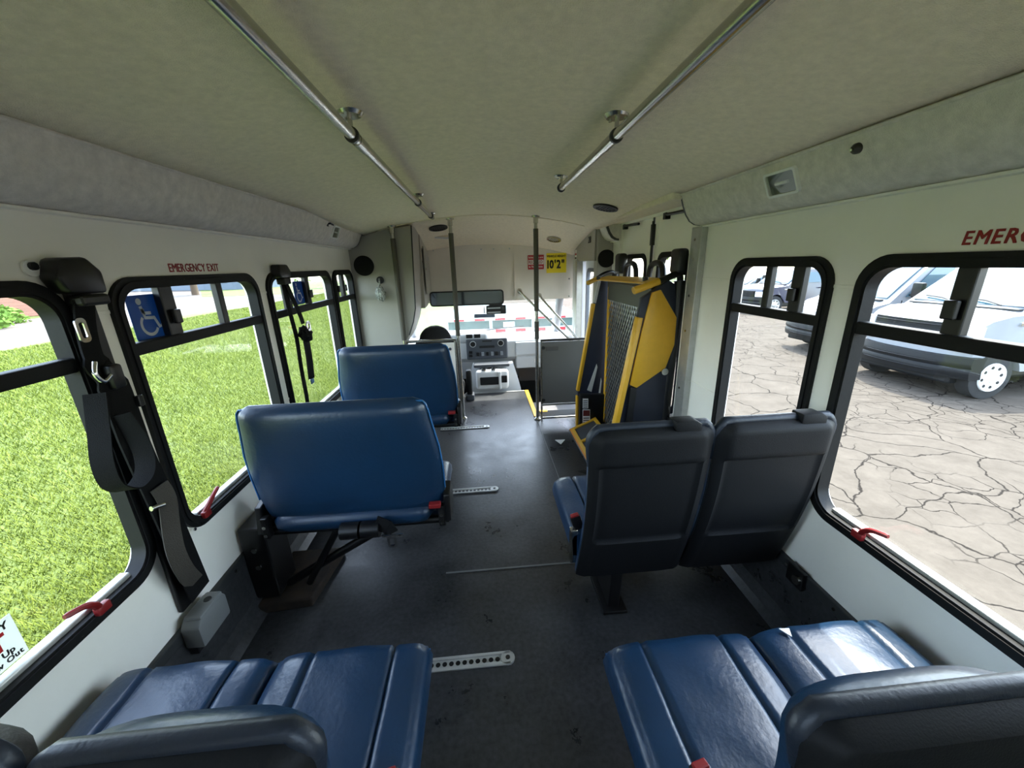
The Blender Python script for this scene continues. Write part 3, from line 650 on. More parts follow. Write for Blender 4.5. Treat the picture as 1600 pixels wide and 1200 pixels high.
# right cabinet "218"
rc = T('cabinet', 'grey overhead cabinet numbered 218 with a speaker, front right', 'cabinet', (1.08, 3.62, .0))
O('body', prism(B(), [(-.07, .02, 1.51), (-.07, .02, 1.855), (-.07, .80, 1.66), (-.07, .80, 1.51)], (.14, 0, 0)), cabg, rc)
O('post', bx((-.055, -.02, 0), (.085, .10, 1.852), .008), cabg, rc)
bm = B(); disc(bm, (.025, -.02, 1.525), (0, -1, 0), .078, .012, 32); O('speaker_grille', bm, M('black speaker cloth', (14, 14, 16), .9), rc, 40)
letters('number', '218', .085, ink, frame_m((-.0712, .20, 1.70), (0, -1, 0), (0, 0, 1)), rc, .001)
lb_ = O('notice', bx((-.0725, .70, 1.53), (-.0705, .77, 1.63)), sticker_w, rc); O('print', bx((-.0735, .705, 1.575), (-.0722, .765, 1.595)), inkred, lb_); O('print', bx((-.0735, .705, 1.535), (-.0722, .765, 1.555)), ink, lb_)
# modesty panels and stanchions
def stanchion(x, y, label, sleeves, ztop, r=.0155):
    p = T('stanchion_pole', label, 'pole', (x, y, 0), group='stanchion poles behind the cab')
    O('pole', tb([(0, 0, .0), (0, 0, ztop)], r, 14), steel, p, 50); O('foot', tube(B(), [(0, 0, 0), (0, 0, .012), (0, 0, .025)], [.035, .034, r+.004], 16), steel, p, 40)
    O('ceiling_flange', tube(B(), [(0, 0, ztop-.012), (0, 0, ztop)], [.034, .038], 16), steel, p, 40); O('collar', tb([(0, 0, ztop-.06), (0, 0, ztop-.012)], r+.006, 14), steel, p, 50)
    for a, b in sleeves: O('grip_sleeve', tb([(0, 0, a), (0, 0, b)], r+.0065, 14), M('brown grey grip sleeve', (82, 78, 68), .6, bump=(200, .2)), p, 50)
stanchion(-.287, 3.70, 'steel pole with a long grip sleeve at the left modesty panel corner', [(.86, 1.78)], ceil_z(-.28, 3.7)+.003)
stanchion(.458, 3.57, 'steel pole with two grip sleeves at the right modesty panel', [(1.08, 1.79), (.82, .985)], ceil_z(.458, 3.57)+.003)
stanchion(-.775, 3.585, 'grey sleeved pole standing against the left grey cabinet', [(.86, 1.74)], ceil_z(-.775, 3.585)+.003)
ml = T('modesty_panel', 'grey modesty panel with steel frame behind the driver seat', 'panel', (-.54, 3.68, 0))
O('sheet', bx((-.225, -.006, .08), (.218, .006, .80), .003), greyp, ml)
O('top_rail', tb([(-.235, 0, .825), (.232, 0, .825)], .013, 10), steel, ml, 50); O('bottom_rail', tb([(-.235, 0, .07), (.232, 0, .07)], .012, 10), steel, ml, 50); O('side_rail', tb([(.220, 0, .06), (.220, 0, .83)], .010, 10), steel, ml, 50); O('foot', tb([(-.2, 0, 0), (-.2, 0, .075)], .012, 10), steel, ml, 50)
for z in (.74, .15):
    bm = B(); disc(bm, (.17, -.006, z), (0, -1, 0), .014, .006, 14); O('bolt', bm, steel, ml, 40)
O('side_rail', tb([(-.232, 0, .0), (-.232, 0, .83)], .010, 10), steel, ml, 50)
mr = T('modesty_panel', 'dark grey modesty panel beside the yellow lift', 'panel', (.70, 3.58, 0))
O('sheet', bx((-.20, -.006, .16), (.27, .006, .785), .003), M('dark grey panel', (112, 110, 104), .5, bump=(250, .08)), mr)
O('top_rail', tb([(-.205, 0, .80), (.28, 0, .80)], .011, 10), M('dark rail', (70, 70, 68), .4, .6), mr, 50); O('bottom_rail', bx((-.205, -.012, .140), (.28, .012, .158), .003), alumin, mr); O('side_rail', tb([(-.198, 0, .012), (-.198, 0, .8)], .010, 10), steel, mr, 50); O('side_rail', tb([(.278, 0, .012), (.278, 0, .8)], .010, 10), steel, mr, 50)
O('name_plate', bx((-.155, -.011, .70), (-.035, -.005, .74), .002), M('grey name plate', (92, 90, 86), .5), mr)
for x, z in ((-.18, .73), (-.18, .2), (.24, .73)):
    bm = B(); disc(bm, (x, -.006, z), (0, -1, 0), .016, .006, 14); O('bolt', bm, M('dark rail', (70, 70, 68), .4, .6), mr, 40)
# ceiling grab rails
def rail(x, y0, y1, brackets, joints, label):
    t = T('grab_rail', label, 'handrail', (x, 0, 1.885), group='ceiling grab rails')
    O('rail', tb([(0, y0, 0), (0, y1, 0)], .0165, 16), steel, t, 50)
    for j0, j1 in joints: O('joint_sleeve', tb([(0, j0, 0), (0, j1, 0)], .0185, 16), steel, t, 50)
    bm = B(); bmesh.ops.create_uvsphere(bm, u_segments=14, v_segments=8, radius=.0165, matrix=Matrix.Translation((0, y1, 0))); O('end_cap', bm, steel, t, 50)
    for y in brackets:
        h = ceil_z(x, y)-1.885
        b = O('bracket', tb([(0, y, .015), (0, y, h)], .007, 8), steel, t, 50)
        O('flange', tube(B(), [(0, y, h-.008), (0, y, h+.002)], [.034, .042], 18), steel, b, 40)
        bm = B(); ring(bm, [(.022*math.cos(a*.3142), y-.006, .022*math.sin(a*.3142)) for a in range(20)], [(.0165*math.cos(a*.3142), y-.006, .0165*math.sin(a*.3142)) for a in range(20)], (0, .012, 0)); O('clamp_ring', bm, M('dark steel', (70, 70, 68), .35, .8), b, 40)
        for a in (0, 2.1, 4.2):
            bm = B(); disc(bm, (.028*math.cos(a), y+.028*math.sin(a), h-.008), (0, 0, -1), .006, .004, 8); O('screw', bm, steel, b)
rail(-.411, -.44, 3.46, (-.1, 1.36, 2.67, 3.33), ((1.40, 1.50), (2.70, 2.78)), 'long stainless ceiling grab rail on the left')
rail(.411, -.44, 2.27, (-.1, 1.385, 2.256), ((1.40, 1.50),), 'shorter stainless ceiling grab rail on the right')
# ceiling fittings
def cfit(name, label, cat, x, y, r, mat, kind):
    z = ceil_z(x, y); dzdy = (ceil_z(x, y+.05)-ceil_z(x, y-.05))/.1; dzdx = (ceil_z(x+.05, y)-ceil_z(x-.05, y))/.1
    t = T(name, label, cat, (x, y, z)); t.rotation_euler = (math.atan(dzdy), -math.atan(dzdx), 0)
    bm = B(); ring(bm, [(r*math.cos(a*.2618), r*math.sin(a*.2618), -.012) for a in range(24)], [(r*.8*math.cos(a*.2618), r*.8*math.sin(a*.2618), -.012) for a in range(24)], (0, 0, .014)); O('bezel', bm, mat, t, 40)
    bm = B(); disc(bm, (0, 0, -.004), (0, 0, 1), r*.82, .006, 24); O('backing', bm, M('vent black', (10, 10, 11), .7) if kind == 'vent' else M('frosted lens', (200, 200, 196), .3), t, 40)
    for k in range(-3, 4):
        x_ = k*r*.22; l = math.sqrt(max(.0001, (r*.78)**2-x_**2)); O('louvre' if kind == 'vent' else 'lens_rib', bx((x_-.003, -l, -.011), (x_+.003, l, -.004)), mat, t)
vblack = M('vent black', (16, 16, 17), .5)
cfit('ceiling_vent', 'black round ceiling vent at the end of the left grab rail', 'vent', -.415, 3.93, .088, vblack, 'vent')
cfit('ceiling_vent', 'black round ceiling vent ahead of the right grab rail', 'vent', .83, 2.80, .085, vblack, 'vent')
cfit('ceiling_light', 'round ceiling lamp with a ribbed lens at the front right', 'lamp', .74, 4.22, .075, steel, 'lamp')
t = T('ceiling_light', 'flat oblong ceiling lamp in front of the left vent', 'lamp', (-.40, 4.22, ceil_z(-.40, 4.22)-.003)); t.rotation_euler = (-math.atan(.28), .06, 0)
O('bezel', bx((-.10, -.03, -.012), (.10, .03, .004), .008), fabric, t); O('lens', bx((-.085, -.02, -.016), (.085, .02, -.008), .004), M('frosted lens', (200, 200, 196), .3), t)
# cove lamps
def covelamp(s, y, label, w=.15):
    t = T('cove_lamp', label, 'lamp', (s*1.046, y, 1.752), group='lamps in the ceiling coves'); t.rotation_euler = (0, s*math.radians(-114), 0)
    bm = B(); ring(bm, [(p, q, 0) for p, q in rrect(.088, w, .012)], [(p, q, 0) for p, q in rrect(.072, w-.018, .008)], (0, 0, .012)) ; O('bezel', bm, sticker_w, t, 40)
    O('lens', bx((-.037, -w/2+.008, .001), (.037, w/2-.008, .009), .003), glass_mat('clear lens', (.8, .82, .78), .12), t); O('reflector', bx((-.036, -w/2+.01, -.004), (.036, w/2-.01, .001)), greyl, t)
    O('bulb', tb([(0, -.03, .004), (0, .03, .004)], .006, 8), sticker_w, t)
covelamp(1, 1.44, 'clear rectangular lamp set in the right ceiling cove'); covelamp(-1, 2.98, 'clear rectangular lamp set in the left ceiling cove', .12)
t = T('cove_knob', 'small round dark knob on the right ceiling cove', 'stop', (1.030, 1.15, 1.787))  # round dark knob of unknown purpose on the cove
O('knob', tube(B(), [(.012, 0, 0), (-.006, 0, -.004), (-.014, 0, -.006)], [.015, .014, .008], 14), M('dark knob', (60, 58, 54), .4), t, 40); O('stud', tb([(-.012, 0, -.005), (-.018, 0, -.007)], .004, 8), steel, t)
t = T('cove_hook', 'small dark hook beside the left cove lamp', 'hook', (-1.032, 2.83, 1.79)); O('hook', tb([(-.006, 0, 0), (.012, .01, .004), (.016, .05, -.002)], .006, 8), blackp, t); O('plate', bx((-.008, -.015, -.015), (0, .015, .012), .003), blackp, t)
# signs on the bulkhead
def yb(z): return 4.572+.03*(1.70-z)/.6
t = T('height_sign', 'yellow sign reading VEHICLE HEIGHT 10 foot 2 on the bulkhead', 'sign', (.835, yb(1.50)-.008, 1.50)); 
O('plate', bx((-.115, -.004, -.108), (.115, 0, .108), .001), sticker_y, t)
letters('lettering', 'VEHICLE HEIGHT', .032, ink, frame_m((0, -.0046, .074), (1, 0, 0), (0, 0, 1)), t, .0012, xs=.82); letters('lettering', '10\'2"', .125, ink, frame_m((0, -.0046, -.018), (1, 0, 0), (0, 0, 1)), t, .004, xs=.80)
t = T('seat_belt_sign', 'red and white sign with REQUIRED half hidden by the pole', 'sign', (.598, yb(1.515)-.007, 1.515))
O('plate', bx((-.092, -.004, -.078), (.092, 0, .078), .001), M('red sign', (186, 44, 52), .45), t); O('band', bx((-.088, -.005, -.024), (.088, -.003, .026)), sticker_w, t)
letters('lettering', 'Safety Belts are', .027, sticker_w, frame_m((0, -.0048, .053), (1, 0, 0), (0, 0, 1)), t, .0006, xs=.85); letters('lettering', 'REQUIRED', .046, inkred, frame_m((0, -.0056, .001), (1, 0, 0), (0, 0, 1)), t, .001, xs=.72); letters('lettering', 'In This Vehicle', .027, sticker_w, frame_m((0, -.0048, -.05), (1, 0, 0), (0, 0, 1)), t, .0006, xs=.9)
# interior mirror, radio, rear-view mirror
t = T('interior_mirror', 'wide interior mirror with black rim under the bulkhead', 'mirror', (-.205, 4.46, 1.15)); t.rotation_euler = (math.radians(-8), 0, math.radians(0))
def rl(w, h, r, y): return [(p, y, q) for p, q in rrect(w, h, r, 5)]
bm = B(); ring(bm, rl(.83, .165, .035, -.012), rl(.80, .135, .025, -.012), (0, .03, 0)); O('rim', bm, blackp, t, 40)
bm = B(); prism(bm, rl(.806, .14, .026, -.004), (0, .012, 0)); O('glass', bm, M('mirror glass', (150, 165, 190), .08, 1), t); O('backing', bx((-.40, .008, -.07), (.40, .03, .07), .01), blackp, t)
for x in (-.3, .3): O('bracket', tb([(x, .02, .05), (x, .12, .08)], .01, 8), blackp, t)
t = T('overhead_radio', 'black radio unit hanging below the interior mirror', 'radio', (.12, 4.58, 1.0))
O('case', bx((-.115, -.09, -.045), (.115, .05, .055), .008), blackp, t); O('strip', bx((-.10, -.093, .018), (.05, -.089, .032)), greyl, t); O('strip', bx((-.10, -.093, -.03), (.05, -.089, -.016)), greyl, t)
bm = B(); disc(bm, (.08, -.09, .02), (0, -1, 0), .018, .012, 16); O('knob', bm, M('dark knob', (60, 58, 54), .4), t, 40); O('bracket', bx((-.08, .03, .05), (.08, .07, .11)), blackp, t)
t = T('rear_view_mirror', 'small grey rear view mirror on the windscreen', 'mirror', (-.015, 4.76, .91)); O('shell', bx((-.13, -.012, -.028), (.13, .02, .028), .016, 3), M('mirror shell grey', (110, 116, 122), .4), t, 40); O('stem', tb([(0, .02, .01), (0, .07, .08), (0, .10, .10)], .009, 8), blackp, t); O('glass', bx((-.115, -.014, -.02), (.115, -.0115, .02)), M('mirror glass', (150, 165, 190), .08, 1), t)
# door grab bars
for i, (a, b, lab) in enumerate((((.405, 4.56, 1.19), (.98, 4.30, .62), 'slanted steel grab bar from the bulkhead, farther from the door'), ((.64, 4.57, 1.13), (1.03, 4.22, .66), 'slanted steel grab bar beside the entry door, nearer the pole'))):
    t = T('door_grab_bar', lab, 'handrail', a, group='slanted bars by the entry door'); d = Vector(b)-Vector(a)
    O('bar', tb([(0, 0, 0), d], .014, 12), steel, t, 50); O('socket', tb([(0, .04, .01), (0, 0, 0), d*.04], [.032, .024, .017], 12), steel, t, 40); O('socket', tb([d*.96, d], [.016, .024], 12), steel, t, 40)
# dashboard
ds = T('dashboard', 'light grey dashboard with dark centre control panel', 'dashboard', (0, 4.86, 0))
prof = [(.0, .60), (-.03, .56), (-.02, .36), (.05, .30), (.12, .05), (.46, .05), (.46, .56), (.30, .62), (.1, .63)]
O('shell', px_(prof, -1.05, 1.05, .01), greyl, ds, 40)
O('glove_box', bx((.36, -.045, .38), (.90, -.01, .55), .01), greyl, ds); O('lower_bin', bx((.36, -.03, .20), (.90, .05, .36), .015), greyl, ds); O('handle', bx((.60, -.04, .27), (.74, -.025, .32), .004), M('pale grey plastic', (216, 216, 214), .5), ds); O('footwell', bx((.40, .0, .02), (1.0, .06, .19)), blackp, ds)
cp = O('control_panel', bx((-.265, -.07, .355), (.255, -.01, .62), .015), M('dark grey dash panel', (66, 70, 76), .45), ds)
for x in (-.18, .17):
    bm = B(); disc(bm, (x, -.07, .555), (0, -1, 0), .032, .012, 20); O('dial', bm, blackp, cp, 40); bm = B(); ring(bm, [(x+.04*math.cos(a*.3142), -.076, .555+.04*math.sin(a*.3142)) for a in range(20)], [(x+.033*math.cos(a*.3142), -.076, .555+.033*math.sin(a*.3142)) for a in range(20)], (0, .01, 0)); O('dial_ring', bm, greyl, cp)
O('display', bx((-.10, -.074, .50), (.09, -.068, .53)), ink, cp); O('slot', bx((-.06, -.076, .58), (.06, -.068, .60)), ink, cp)
for k in range(6): O('switch', bx((-.14+k*.06, -.084, .40), (-.105+k*.06, -.068, .45), .005), M('switch grey', (120, 124, 128), .5) if k % 2 else blackp, cp)
for k in range(2): O('button', bx((-.235, -.08, .39+k*.045), (-.19, -.068, .425+k*.045), .004), blackp, cp)
hood_ = O('instrument_hood', bx((-.75, -.06, .56), (.02, .2, .70), .05, 3), M('dash top grey', (168, 172, 176), .5), ds, 40)
for x in (-.22, -.12): O('air_vent', bx((x-.04, -.065, .63), (x+.04, -.055, .68), .006), blackp, hood_)
# engine cover with cup holder
ec = T('engine_cover', 'light grey engine cover with cup holders below the dashboard', 'console', (.06, 4.60, -.30))
def eca(u, v):
    zz = (v+1)/2; w = .40-.13*zz**1.5-.02*abs(u)**3; return Vector((u*w, .0+.04*zz+.04*abs(u)**3, .62*zz))
O('cover', slab(14, 8, eca, lambda u, v: eca(u, v)*1+Vector((0, .10, 0))), greyl, ec, 40)
cad = O('cup_holder', bx((-.22, -.10, .33), (.18, .05, .58), .04, 3), M('pale grey plastic', (216, 216, 214), .5), ec, 40)
O('pocket', bx((-.17, -.112, .40), (.06, -.095, .50), .012), blackp, cad); O('pocket', bx((.09, -.108, .42), (.16, -.094, .51), .012), blackp, cad); O('divider', bx((.055, -.125, .34), (.085, -.09, .57), .01), M('pale grey plastic', (216, 216, 214), .5), cad)
for x in (-.12, .0):
    bm = B(); ring(bm, [(x+.045*math.cos(a*.3142), -.04+.045*math.sin(a*.3142), .575) for a in range(20)], [(x+.037*math.cos(a*.3142), -.04+.037*math.sin(a*.3142), .575) for a in range(20)], (0, 0, .018)); O('cup_rim', bm, chrome, cad, 40)
    bm = B(); disc(bm, (x, -.04, .578), (0, 0, 1), .037, .003, 18); O('cup_well', bm, blackp, cad)
O('tray', bx((-.24, -.03, .60), (.2, .10, .64), .012), M('dark grey dash panel', (66, 70, 76), .45), ec)
# driver seat
dsn = T('driver_seat', 'black driver seat with rounded headrest behind the modesty panel', 'seat', (-.54, 4.02, -.12))
def bka(u, v): k = (v+1)/2; w = .25-.03*k**3; w *= (1-.18*max(0, (abs(v)-.7)/.3)**2); return Vector((u*w, -.06*k-.02+.05*abs(u)**4, .35+.55*k))
O('backrest', slab(10, 10, bka, lambda u, v: bka(u, v)+Vector((0, .13*(1-.5*abs(u)**4), 0))), M('black seat cloth', (24, 25, 27), .9, bump=(300, .3)), dsn, 50)
def hra(u, v): a = (v+1)/2; w = .165*math.sqrt(max(.02, 1-(max(0, a-.15)/.87)**2.6)); return Vector((u*w, -.09+.04*abs(u)**3, .82+.22*a))
O('headrest', slab(14, 12, hra, lambda u, v: hra(u, v)+Vector((0, .11*(1-.6*abs(u)**3), 0))), M('black seat cloth', (24, 25, 27), .9), dsn, 60)
for x in (-.06, .06): O('headrest_post', tb([(x, -.03, .78), (x, -.03, .9)], .008, 8), steel, dsn)
O('cushion', bx((-.25, -.02, .22), (.25, .40, .36), .05, 3), M('black seat cloth', (24, 25, 27), .9), dsn, 40); O('pedestal', bx((-.18, .05, 0), (.18, .36, .24)), blackp, dsn)
t = T('gear_console', 'black upright lever by the driver side of the engine cover', 'lever', (-.232, 4.30, 0)); O('body', bx((-.035, -.05, .06), (.03, .05, .36), .02, 3), blackp, t, 40); O('foot', bx((-.05, -.07, 0), (.05, .07, .07), .015), M('dark grey dash panel', (66, 70, 76), .45), t)
# ================================================================ seats
def cushion(name, w, d, h, seams, parent, x, mat):
    """upholstered cushion: w wide, d deep (front +y), top at z=0"""
    def top(u, v):
        xx = u*w/2; yy = (v+1)/2*d; e = (1-abs(u)**10)**.5 if abs(u) < 1 else 0; f = (1-max(0, v)**10)**.5 if v < 1 else 0
        z = -.035*(1-e)-.05*(1-f)
        z += .010*math.cos(xx/w*math.pi)
        for s in seams: z -= .013*math.exp(-((xx-s)/.0055)**2)
        z -= .006*math.exp(-((abs(xx)-w/2+.018)/.004)**2)
        z += .0025*math.sin(37*xx+23*yy)*math.sin(19*yy+3)
        return Vector((xx*(1-.0), yy-.006*(1-f), z))
    def bot(u, v): return Vector((u*w/2*.985, (v+1)/2*d*.97, -h))
    return O(name, slab(56, 16, top, bot), mat, parent, 55, (x, 0, 0))
def buckle(par, name, p, d, mat=None):
    b = O(name, bx((-.022, -.012, 0), (.022, .012, .07), .006), blackp, par, 40); b.location = p; b.rotation_euler = d
    O('press_button', bx((-.017, -.009, .066), (.017, .009, .076), .003), redp, b); return b
def back(name, parent, x, w, H, lean, cover, shellm, y0, z0, handle=1, rec=0.0):
    """bucket back: cover on the front (+y), moulded shell behind with recessed panel"""
    n = T_child(name, parent, (x, y0, z0), rec)
    def cy(k): return -lean*k-.035*math.sin(k*math.pi*.95)+.05*max(0, k-.8)*0
    def hwf(k): return w/2*(1-.03*math.sin(k*math.pi))-(.0 if k < .93 else .028*((k-.93)/.07)**2)
    def fa(u, v):
        k = (v+1)/2; e = abs(u)**4; return Vector((u*hwf(k), cy(k)+.075*(1-.55*e)+.02*math.exp(-((k-.22)/.15)**2)*(1-e)-.045*max(0, (k-.9)/.1)**2, H*k+.0))
    def fm(u, v):
        k = (v+1)/2; return Vector((u*(hwf(k)+.004), cy(k), H*k+.004*(k > .99)))
    O('cover', slab(14, 22, fa, fm), cover, n, 50)
    def fs(u, v):
        k = (v+1)/2; dd = .008+.024*(1-abs(u)**8)
        pan = sstep(.86, .78, abs(u))*sstep(.30, .325, k)*sstep(.82, .80, k); low = sstep(.86, .78, abs(u))*sstep(.30, .28, k)*.3
        rim = .010*sstep(.9, .82, abs(u))*sstep(.80, .83, k)
        return Vector((u*(hwf(k)+.006), cy(k)-dd*(1-.8*max(0, (k-.96)/.04)**2)+.012*pan+.012*low-rim, H*k*.995))
    O('back_shell', slab(40, 60, fs, lambda u, v: fm(u, v)+Vector((0, .004, 0))), shellm, n, 35)
    ks = [.80, .86, .90, .93, .95, .965, .98, .99]
    O('top_welt', tb([(-hwf(k), cy(k)+.004, H*k) for k in ks]+[(a*hwf(1), cy(1)+.006, H*1.0) for a in (-1, -.8, -.4, 0, .4, .8, 1)]+[(hwf(k), cy(k)+.004, H*k) for k in ks[::-1]], [.008, .012, .014, .015]+[.016]*15+[.015, .014, .012, .008], 8), darkv, n, 60)
    if handle:
        g = prism(B(), [(w*.5-.145, cy(1)-.03, H*.965), (w*.5-.145, cy(1)-.03, H+.022), (w*.5-.075, cy(1)-.03, H+.022), (w*.5-.055, cy(1)-.03, H+.010), (w*.5-.055, cy(1)-.03, H*.965)], (0, .055, 0), .006); O('grab_handle', g, shellm, n, 40)
    return n
def T_child(name, parent, loc, rx=0):
    o = bpy.data.objects.new(name, None); o.empty_display_size = .05; COL.objects.link(o); o.parent = parent; o.location = loc; o.rotation_euler[0] = rx; return o
def bench(x0, x1, yf, label, backs=True, bw=.405, hd=1, tops=None, H=.66, lean=.17, rear=False, side=1, coverm=None, depth=.46):
    """twin seat between x0 and x1, cushion front at yf, facing +y"""
    cx = (x0+x1)/2; w = (x1-x0)/2; yb_ = yf-depth
    t = T('bus_seat', label, 'seat', (cx, yb_, 0), group='blue vinyl passenger seats')
    for i, s in enumerate((-1, 1)):
        c = cushion('cushion', w-.004, depth, .11, (-.112, .118), t, s*w/2, blue); c.location = (s*w/2, 0, .45)
        O('piping', tb(smoothpath([(-(w/2-.02), depth-.02, -.055), (-(w/2-.04), depth-.010, -.056), (w/2-.04, depth-.010, -.056), (w/2-.02, depth-.02, -.055)], 3), .0035, 5), M('blue piping', (44, 104, 160), .4), c, 60)
    if backs:
        for i, s in enumerate((-1, 1)):
            bx_, dz, rec, hh = tops[i][:4]
            back('backrest', t, bx_-cx, bw, hh, lean, tops[i][4] if len(tops[i]) > 4 else (coverm or blue), shell, -.02, dz, hd, rec)
    O('frame', bx((-w*.95, .02, .28), (w*.95, depth-.05, .345), .01), blackp, t)
    ped = -1 if side > 0 else 1
    px0 = ped*(w-.20)
    O('pedestal', prism(B(), [(px0-.02, .03, 0), (px0-.02, depth-.10, 0), (px0-.02, depth-.16, .29), (px0-.02, .0, .29)], (.05, 0, 0), .006), blackp, t); O('foot', bx((px0-.05, .0, 0), (px0+.06, depth-.06, .015), .004), blackp, t)
    O('wall_bracket', bx((side*(w-.04), .08, .24), (side*(w+.035), depth-.1, .30), .004), blackp, t)
    return t
# right rear seats facing forward
r1 = bench(.255, 1.125, .835, 'blue twin seat at bottom right with sunlit cushion', tops=[(.575, .42, 0, .455), (1.0, .42, 0, .455)], hd=0, side=1, lean=.04, depth=.42)
l1 = bench(-1.13, -.25, .905, 'blue twin seat at bottom left beside the tie-down rail', tops=[(-.845, .42, .0, .525, M('charcoal vinyl', (44, 41, 38), .6, bump=(150, .15))), (-.475, .42, 0, .50)], hd=0, bw=.345, side=-1, lean=.05, depth=.46)
r2 = bench(.27, 1.12, 1.75, 'twin seat with tall dark grey backs on the right', tops=[(.50, .27, 0, .70), (.94, .27, 0, .70)], side=1, lean=.12, depth=.46, bw=.425)
for tt, p in ((r1, (-.33, .075, .415)), (l1, (.395, .095, .415))): buckle(tt, 'belt_buckle', p, (-.15, 0, .2))
buckle(r2, 'belt_buckle', (-.39, .03, .45), (.1, -.3, 0)); O('belt_anchor', bx((-.43, .0, .30), (-.40, .03, .46), .004), steel, r2)
# left fold-down seats (seen from behind)
def flip(y, label, extra):
    t = T('fold_down_seat', label, 'seat', (-.645, y, 0), group='blue fold-down seats on the left')
    Hh = .56; z0 = .455
    def hw(k):
        a = .36+.035*sstep(1, .45, k)-.012*sstep(.25, 0, k)
        r = .05
        for d in ((1-k)*Hh, k*Hh):
            if d < r: a -= r-math.sqrt(max(0, r*r-(r-d)**2))
        return a
    def xc(k): return .0
    def th(u, k):
        e = max(abs(u), 0)**6; f = abs(2*k-1)**10; return max(.004, .062*math.sqrt(max(0, 1-e))*math.sqrt(max(0, 1-f)))
    def yc(k): return -.09*k+.02
    def fa(u, v): k = (v+1)/2; return Vector((u*hw(k)+.02*(u > 0)*0, yc(k)+th(u, k), z0+Hh*k))
    def fb(u, v): k = (v+1)/2; return Vector((u*hw(k), yc(k)-th(u, k)-.004*math.exp(-((k-.16)/.012)**2)*-1, z0+Hh*k))
    O('backrest', slab(28, 32, fa, fb), blue, t, 60)
    pts = [(math.copysign(hw(k), 1), yc(k)-.035, z0+Hh*k) for k in [.12, .3, .5, .7, .85, .93]]
    O('piping', tb([(s_*hw(k)*1.0, yc(k)-.008, z0+Hh*k) for s_, ks in ((-1, [.2, .4, .6, .8, .9, .95, .975]), (1, [.975, .95, .9, .8, .6, .4, .2])) for k in ks], .004, 6), M('blue piping', (44, 104, 160), .4), t, 60)
    def ra(u, v): a = math.pi*(v+1)/2; e = math.sqrt(max(.0, 1-abs(u)**12)); return Vector((-.01+u*.35, -.005-.055*math.sin(a)*e, .455+.05*-math.cos(a)*e))
    O('lower_roll', slab(20, 10, ra, lambda u, v: Vector((-.01+u*.35, .04, .455+.04*v))), blue, t, 60)
    c = cushion('cushion', .76, .44, .10, (-.18, .18), t, 0, blue); c.location = (.0, .05, .46)
    for s in (-1, 1):
        O('side_arm', prism(B(), [(s*.385, -.05, .42), (s*.385, -.03, .54), (s*.385, .06, .56), (s*.385, .12, .50), (s*.385, .10, .40), (s*.385, -.01, .40)], (s*.028, 0, 0), .005), blackp, t)
        O('hinge_plate', bx((s*.36, -.055, .40), (s*.388, -.02, .50), .004), blackp, t)
        for z in (.42, .46):
            bm = B(); disc(bm, (s*.374, -.055, z), (0, -1, 0), .008, .006, 10); O('bolt', bm, steel, t)
    O('cross_tube', tb([(-.40, .0, .40), (.40, .0, .40)], .018, 10), blackp, t, 50)
    O('strut', tb([(.12, .0, .39), (-.22, .05, .17), (-.40, .06, .06)], .02, 8), blackp, t, 50); O('strut', tb([(-.10, .0, .39), (-.30, .05, .06)], .016, 8), blackp, t, 50)
    O('wall_stand', bx((-.51, -.03, .06), (-.40, .14, .44), .01), blackp, t); O('base_plate', prism(B(), [(-.50, -.06, 0), (-.26, -.04, 0), (-.22, .3, 0), (-.50, .3, 0)], (0, 0, .05), .008), M('rusty black base', (28, 24, 21), .85, var=(14, .4, (58, 44, 31))), t)
    for z in (.24, .33):
        bm = B(); disc(bm, (-.455, -.03, z), (0, -1, 0), .012, .008, 12); O('bolt', bm, steel, t)
    b = O('red_latch', bx((.325, -.075, .505), (.375, -.045, .525), .003), redp, t)
    if extra:
        for x in (-.01, .075): O('belt_roll', tube(B(), [(x-.038, -.085, .435), (x+.038, -.085, .435)], .036, 14), blackp, t, 40)
        O('belt_web', ribbon([(.10, -.09, .47), (.15, -.10, .45), (.165, -.105, .42)], (1, 0, .4), .06, .006), webbing, t)
        bm = B(); ring(bm, [(.165+p*.9, -.115, .385+q) for p, q in rrect(.042, .055, .01)], [(.165+p*.9, -.115, .385+q) for p, q in rrect(.022, .034, .006)], (0, .005, 0)); box(bm, (.125, -.116, .408), (.215, -.110, .422), .002); O('belt_tongue', bm, chrome, t, 40)
    return t
flip(1.52, 'nearer blue fold-down seat on the left with a metal belt tongue below', True)
flip(2.62, 'blue fold-down seat farther forward, next to the driver partition', False)
